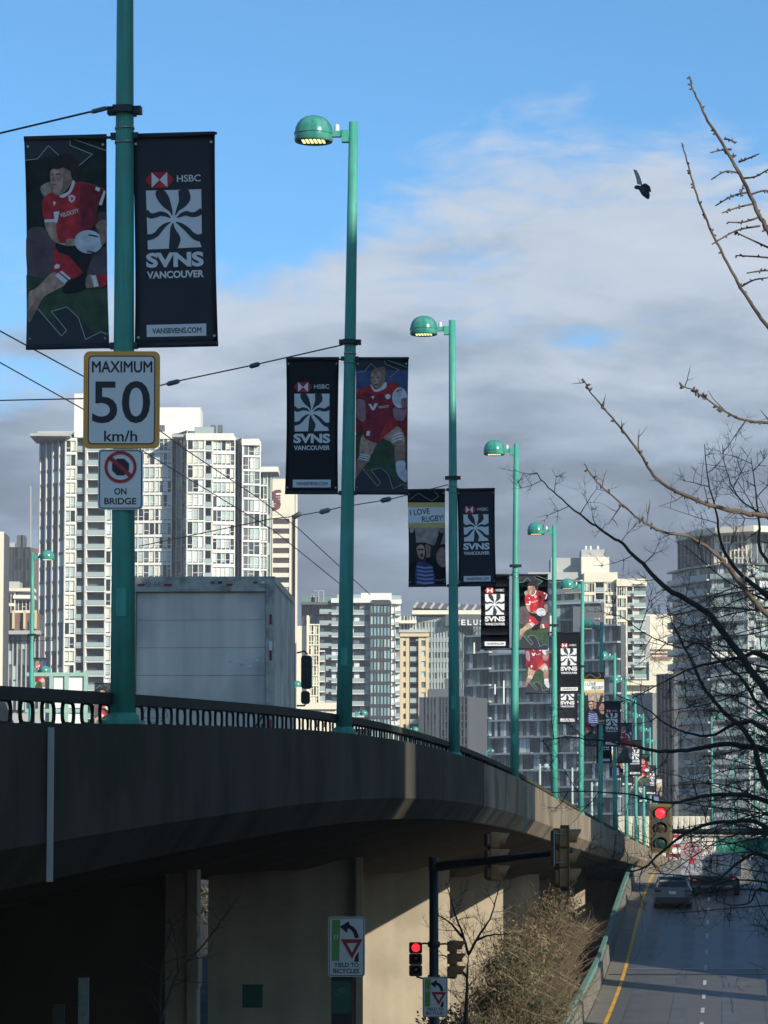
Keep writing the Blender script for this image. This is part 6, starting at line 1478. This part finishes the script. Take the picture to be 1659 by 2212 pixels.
# 12 right curved tower
d = 640; T = Tower('curved_tower', 'tall rounded glass tower at the right behind the bare tree branches', 'building', (PX(1560, d)[0], d, -8.6), 14)
fh = 30.6 * d / F
rt = dict(proud=.45, wall=WALLG, line=.30, w=dict(mid=4, pale=7, grey=2, dark=1, green=3, white=2), rg='rail')
dkk = dict(proud=.9, wall=WALLP, line=.34, w=dict(dark=2, grey=2, mid=4, curtain=2, green=3, pale=2), rg='rail')
T.facade(PX(1452, d + 14), PX(1486, d + 4), Z(1225, d), fh, [(34, 'slab', dkk)])
T.facade(PX(1486, d + 4), PX(1538, d - 5), Z(1225, d), fh, [(26, 'slab', dkk), (26, 'slab', dict(dkk, w=dict(grey=3, mid=2, dark=2)))])
T.facade(PX(1538, d - 5), PX(1632, d - 9), Z(1225, d), fh, [(40, 'slab', rt), (38, 'slab', rt), (14, 'window', dict(cols=1, wall=WALLW, sp=1.6, w=dict(white=3, pale=1)))])
T.facade(PX(1632, d - 9), PX(1760, d - 4), Z(1225, d), fh, [(60, 'slab', rt), (68, 'slab', rt)])
T.facade(PX(1468, d + 10), PX(1544, d - 1), Z(1158, d), 33 * d / F, [(76, 'curtain', dict(cols=9, w=dict(grey=3, dark=2, mid=2), frame=WALLG, mw=.2))], 2)
T.facade(PX(1544, d - 1), PX(1625, d - 4), Z(1156, d), 17 * d / F, [(12, 'blank', dict(wall=WALLW)), (60, 'curtain', dict(cols=7, w=dict(mid=3, grey=2, pale=1), frame=WALLC, mw=.22, line=.3, linem=WALLC)), (10, 'blank', dict(wall=WALLW))], 4)
T.facade(PX(1625, d - 4), PX(1740, d), Z(1156, d), 33 * d / F, [(115, 'curtain', dict(cols=9, w=dict(mid=3, green=2, grey=2), frame=WALLP))], 2)
rf = MB(); rf.prism([PX(1462, d + 14), PX(1500, d + 2), PX(1548, d - 5), PX(1632, d - 9), PX(1765, d - 3), PX(1765, d + 20), PX(1480, d + 26)], Z(1157, d), Z(1144, d)); rf.build('roof', WALLC, T.t, base=T.base)
T.box('white_band', 1538, 1700, 1408, 1420, d - 11, 1, WALLW)
T.finish()
# 13-15 small buildings at the far left
d = 800; T = Tower('dark_office', 'dark grey flat-topped office building left of the blue glass tower corner', 'building', (PX(45, d)[0], d, -8.6), 15)
T.facade(PX(2, d), PX(62, d), Z(1182, d), 24 * d / F, [(60, 'curtain', dict(cols=7, w=dict(dark=5, grey=2), frame=WALLD, linem=WALLD, mw=.3))]); T.facade(PX(62, d), PX(82, d + 6), Z(1182, d), 24 * d / F, [(20, 'blank', dict(wall=WALLB))])
T.box('roof_unit', 36, 53, 1156, 1183, d + 3, 5, WALLG); T.box('roof_unit', 6, 32, 1172, 1183, d + 2, 3, WALLP)
m = MB(); a, b = at(66, 1050, d), at(66, 1183, d); m.tube([a, b], .16, 5); m.build('mast', WALLP, T.t, base=T.base)
T.finish()
d = 690; T = Tower('stepped_house', 'small white stepped rooftop building beside the left teal lamp post', 'building', (PX(30, d)[0], d, -8.6), 16)
T.facade(PX(-20, d), PX(30, d), Z(1275, d), 28 * d / F, [(50, 'window', dict(cols=6, sp=.9, w=dict(dark=4, grey=2), wall=WALLC))], 5); T.facade(PX(30, d + 1), PX(71, d + 1), Z(1290, d), 28 * d / F, [(41, 'window', dict(cols=5, sp=.8, w=dict(dark=4, mid=1), wall=WALLC))], 5)
T.box('roof_block', -10, 42, 1256, 1272, d + 4, 6, WALLP); T.box('roof_slab', -22, 73, 1270, 1277, d - 1, 5, WALLC); T.box('roof_slab', 28, 73, 1285, 1293, d - .6, 5, WALLW)
T.finish()
d = 620; T = Tower('brick_hall', 'brown hall with pale columns and dark openings at the far left edge', 'building', (PX(40, d)[0], d, -8.6), 17)
T.facade(PX(-30, d), PX(84, d), Z(1325, d), 40 * d / F, [(114, 'punched', dict(cols=7, wall=WALLB, sp=1.6, pier=1.0, w=dict(dark=3, mid=2, brown=2)))], 1)
for x in (6, 26, 50, 74): T.box('column', x, x + 5, 1318, 1358, d - 1, .8, WALLT)
T.box('cornice', -30, 86, 1362, 1370, d - 1.2, 3, WALLP)
T.facade(PX(-30, d + 2), PX(84, d + 2), Z(1368, d), 33 * d / F, [(114, 'curtain', dict(cols=12, w=dict(dark=4, grey=3, mid=2, pale=1), frame=WALLP, mw=.25, linem=WALLD))], 5)
T.box('base_wall', -30, 86, 1515, 1700, d + 3, 6, WALLP)
T.finish()
d = 560; T = Tower('cream_corner', 'sliver of a cream building at the very left edge above the dark car', 'building', (PX(-10, d)[0], d, -8.6), 18)
T.facade(PX(-60, d), PX(5, d), Z(1150, d), 28 * d / F, [(65, 'punched', dict(cols=6, wall=WALLC, sp=1.2, pier=.7, w=dict(dark=3, mid=2)))]); T.finish()
# low white podium block behind the far end of the bridge
d = 480; T = Tower('podium_block', 'low bright block with shop windows beyond the far end of the bridge', 'building', (PX(1400, d)[0], d, -8.6), 19)
T.facade(PX(1335, d), PX(1530, d - 4), Z(1765, d), 3.4, [(195, 'punched', dict(cols=16, wall=WALLC, sp=1.3, pier=.5, w=dict(dark=3, pale=2, mid=2)))], 7); T.finish()
# ------------------------------------------------------------------ unseen blocks added right of the bridge, shaped to cast its shade
BRK = mat('shadow_caster_brick', (.085, .06, .05), .9, var=.15, scale=2)
def side_block(label, d0, d1, off, depth, zb, zt, cols=True):
    c = B((d0 + d1) / 2, off + depth / 2, -8.6); t = thing('shadow_caster', label, 'building', c, YAW, 'added shadow casters along the right of the bridge')
    L = d1 - d0
    m = MB(); m.box((0, 0, (zt + zb) / 2 + 8.6), (depth, L, zt - zb)); m.build('wall', BRK, t)
    if zb > 0:
        for y in drange(-L / 2 + .6, L / 2 - .6, max(4, L)):
            for x in (0.0,): 
                k = MB(); k.box((x, y, (zb + 8.6) / 2), (.6, .6, zb + 8.6)); k.build('column', PIER, t)
    z = zb + 10.2
    while z < zt + 7.5:
        y = -L / 2 + 1.5
        while y < L / 2 - 1.5:
            link('window', cube(G['dark'], 'w'), t, (-depth / 2 - .01, y, z), None, (.1, 1.5, 1.7)); y += 3.0
        z += 3.4
    return t
OFF = 30.0
side_block('added shadow-casting brick block right of the viewpoint, out of view', -14, 1.5, OFF, 14, -8.6, 24.9)
side_block('narrow end of the first added shadow-casting block, out of view', 1.5, 13.3, OFF, 1.5, -8.6, 24.9)
side_block('added shadow-casting brick block beyond the first, out of view', 16.2, 31.2, OFF, 2.5, -8.6, 24.8)
side_block('added raised shadow-casting block on columns beyond the second one, out of view', 31.2, 38.5, OFF, 1.5, 17.6, 24.8)
side_block('added lower raised shadow-casting block on columns, out of view', 38.5, 46.2, OFF, 1.5, 17.6, 20.2)
side_block('added raised shadow-casting block on columns beside the ramp, out of view', 81.0, 99.5, OFF, 1.2, 15.2, 25.6)
side_block('added raised shadow-casting block on columns, lower far end, out of view', 99.5, 118.0, OFF, 1.2, 15.2, 23.2)
side_block('added low shadow-casting block along the ramp road, out of view', 125.0, 166.0, 15.0, 6, -8.6, 5.4)

# ------------------------------------------------------------------ thin winter haze over the water
hz = MB(); hz.box((0, 1000, 48), (3400, 3000, 115.2))
vm = bpy.data.materials.new('haze_air'); vm.use_nodes = True
vm.node_tree.nodes.clear(); vo = vm.node_tree.nodes.new('ShaderNodeOutputMaterial'); vp = vm.node_tree.nodes.new('ShaderNodeVolumePrincipled')
vp.inputs['Color'].default_value = (.90, .94, 1.0, 1); vp.inputs['Density'].default_value = HAZE; vp.inputs['Anisotropy'].default_value = 0.0
vm.node_tree.links.new(vp.outputs[0], vo.inputs['Volume'])
tag(hz.build('haze', vm), kind='stuff')
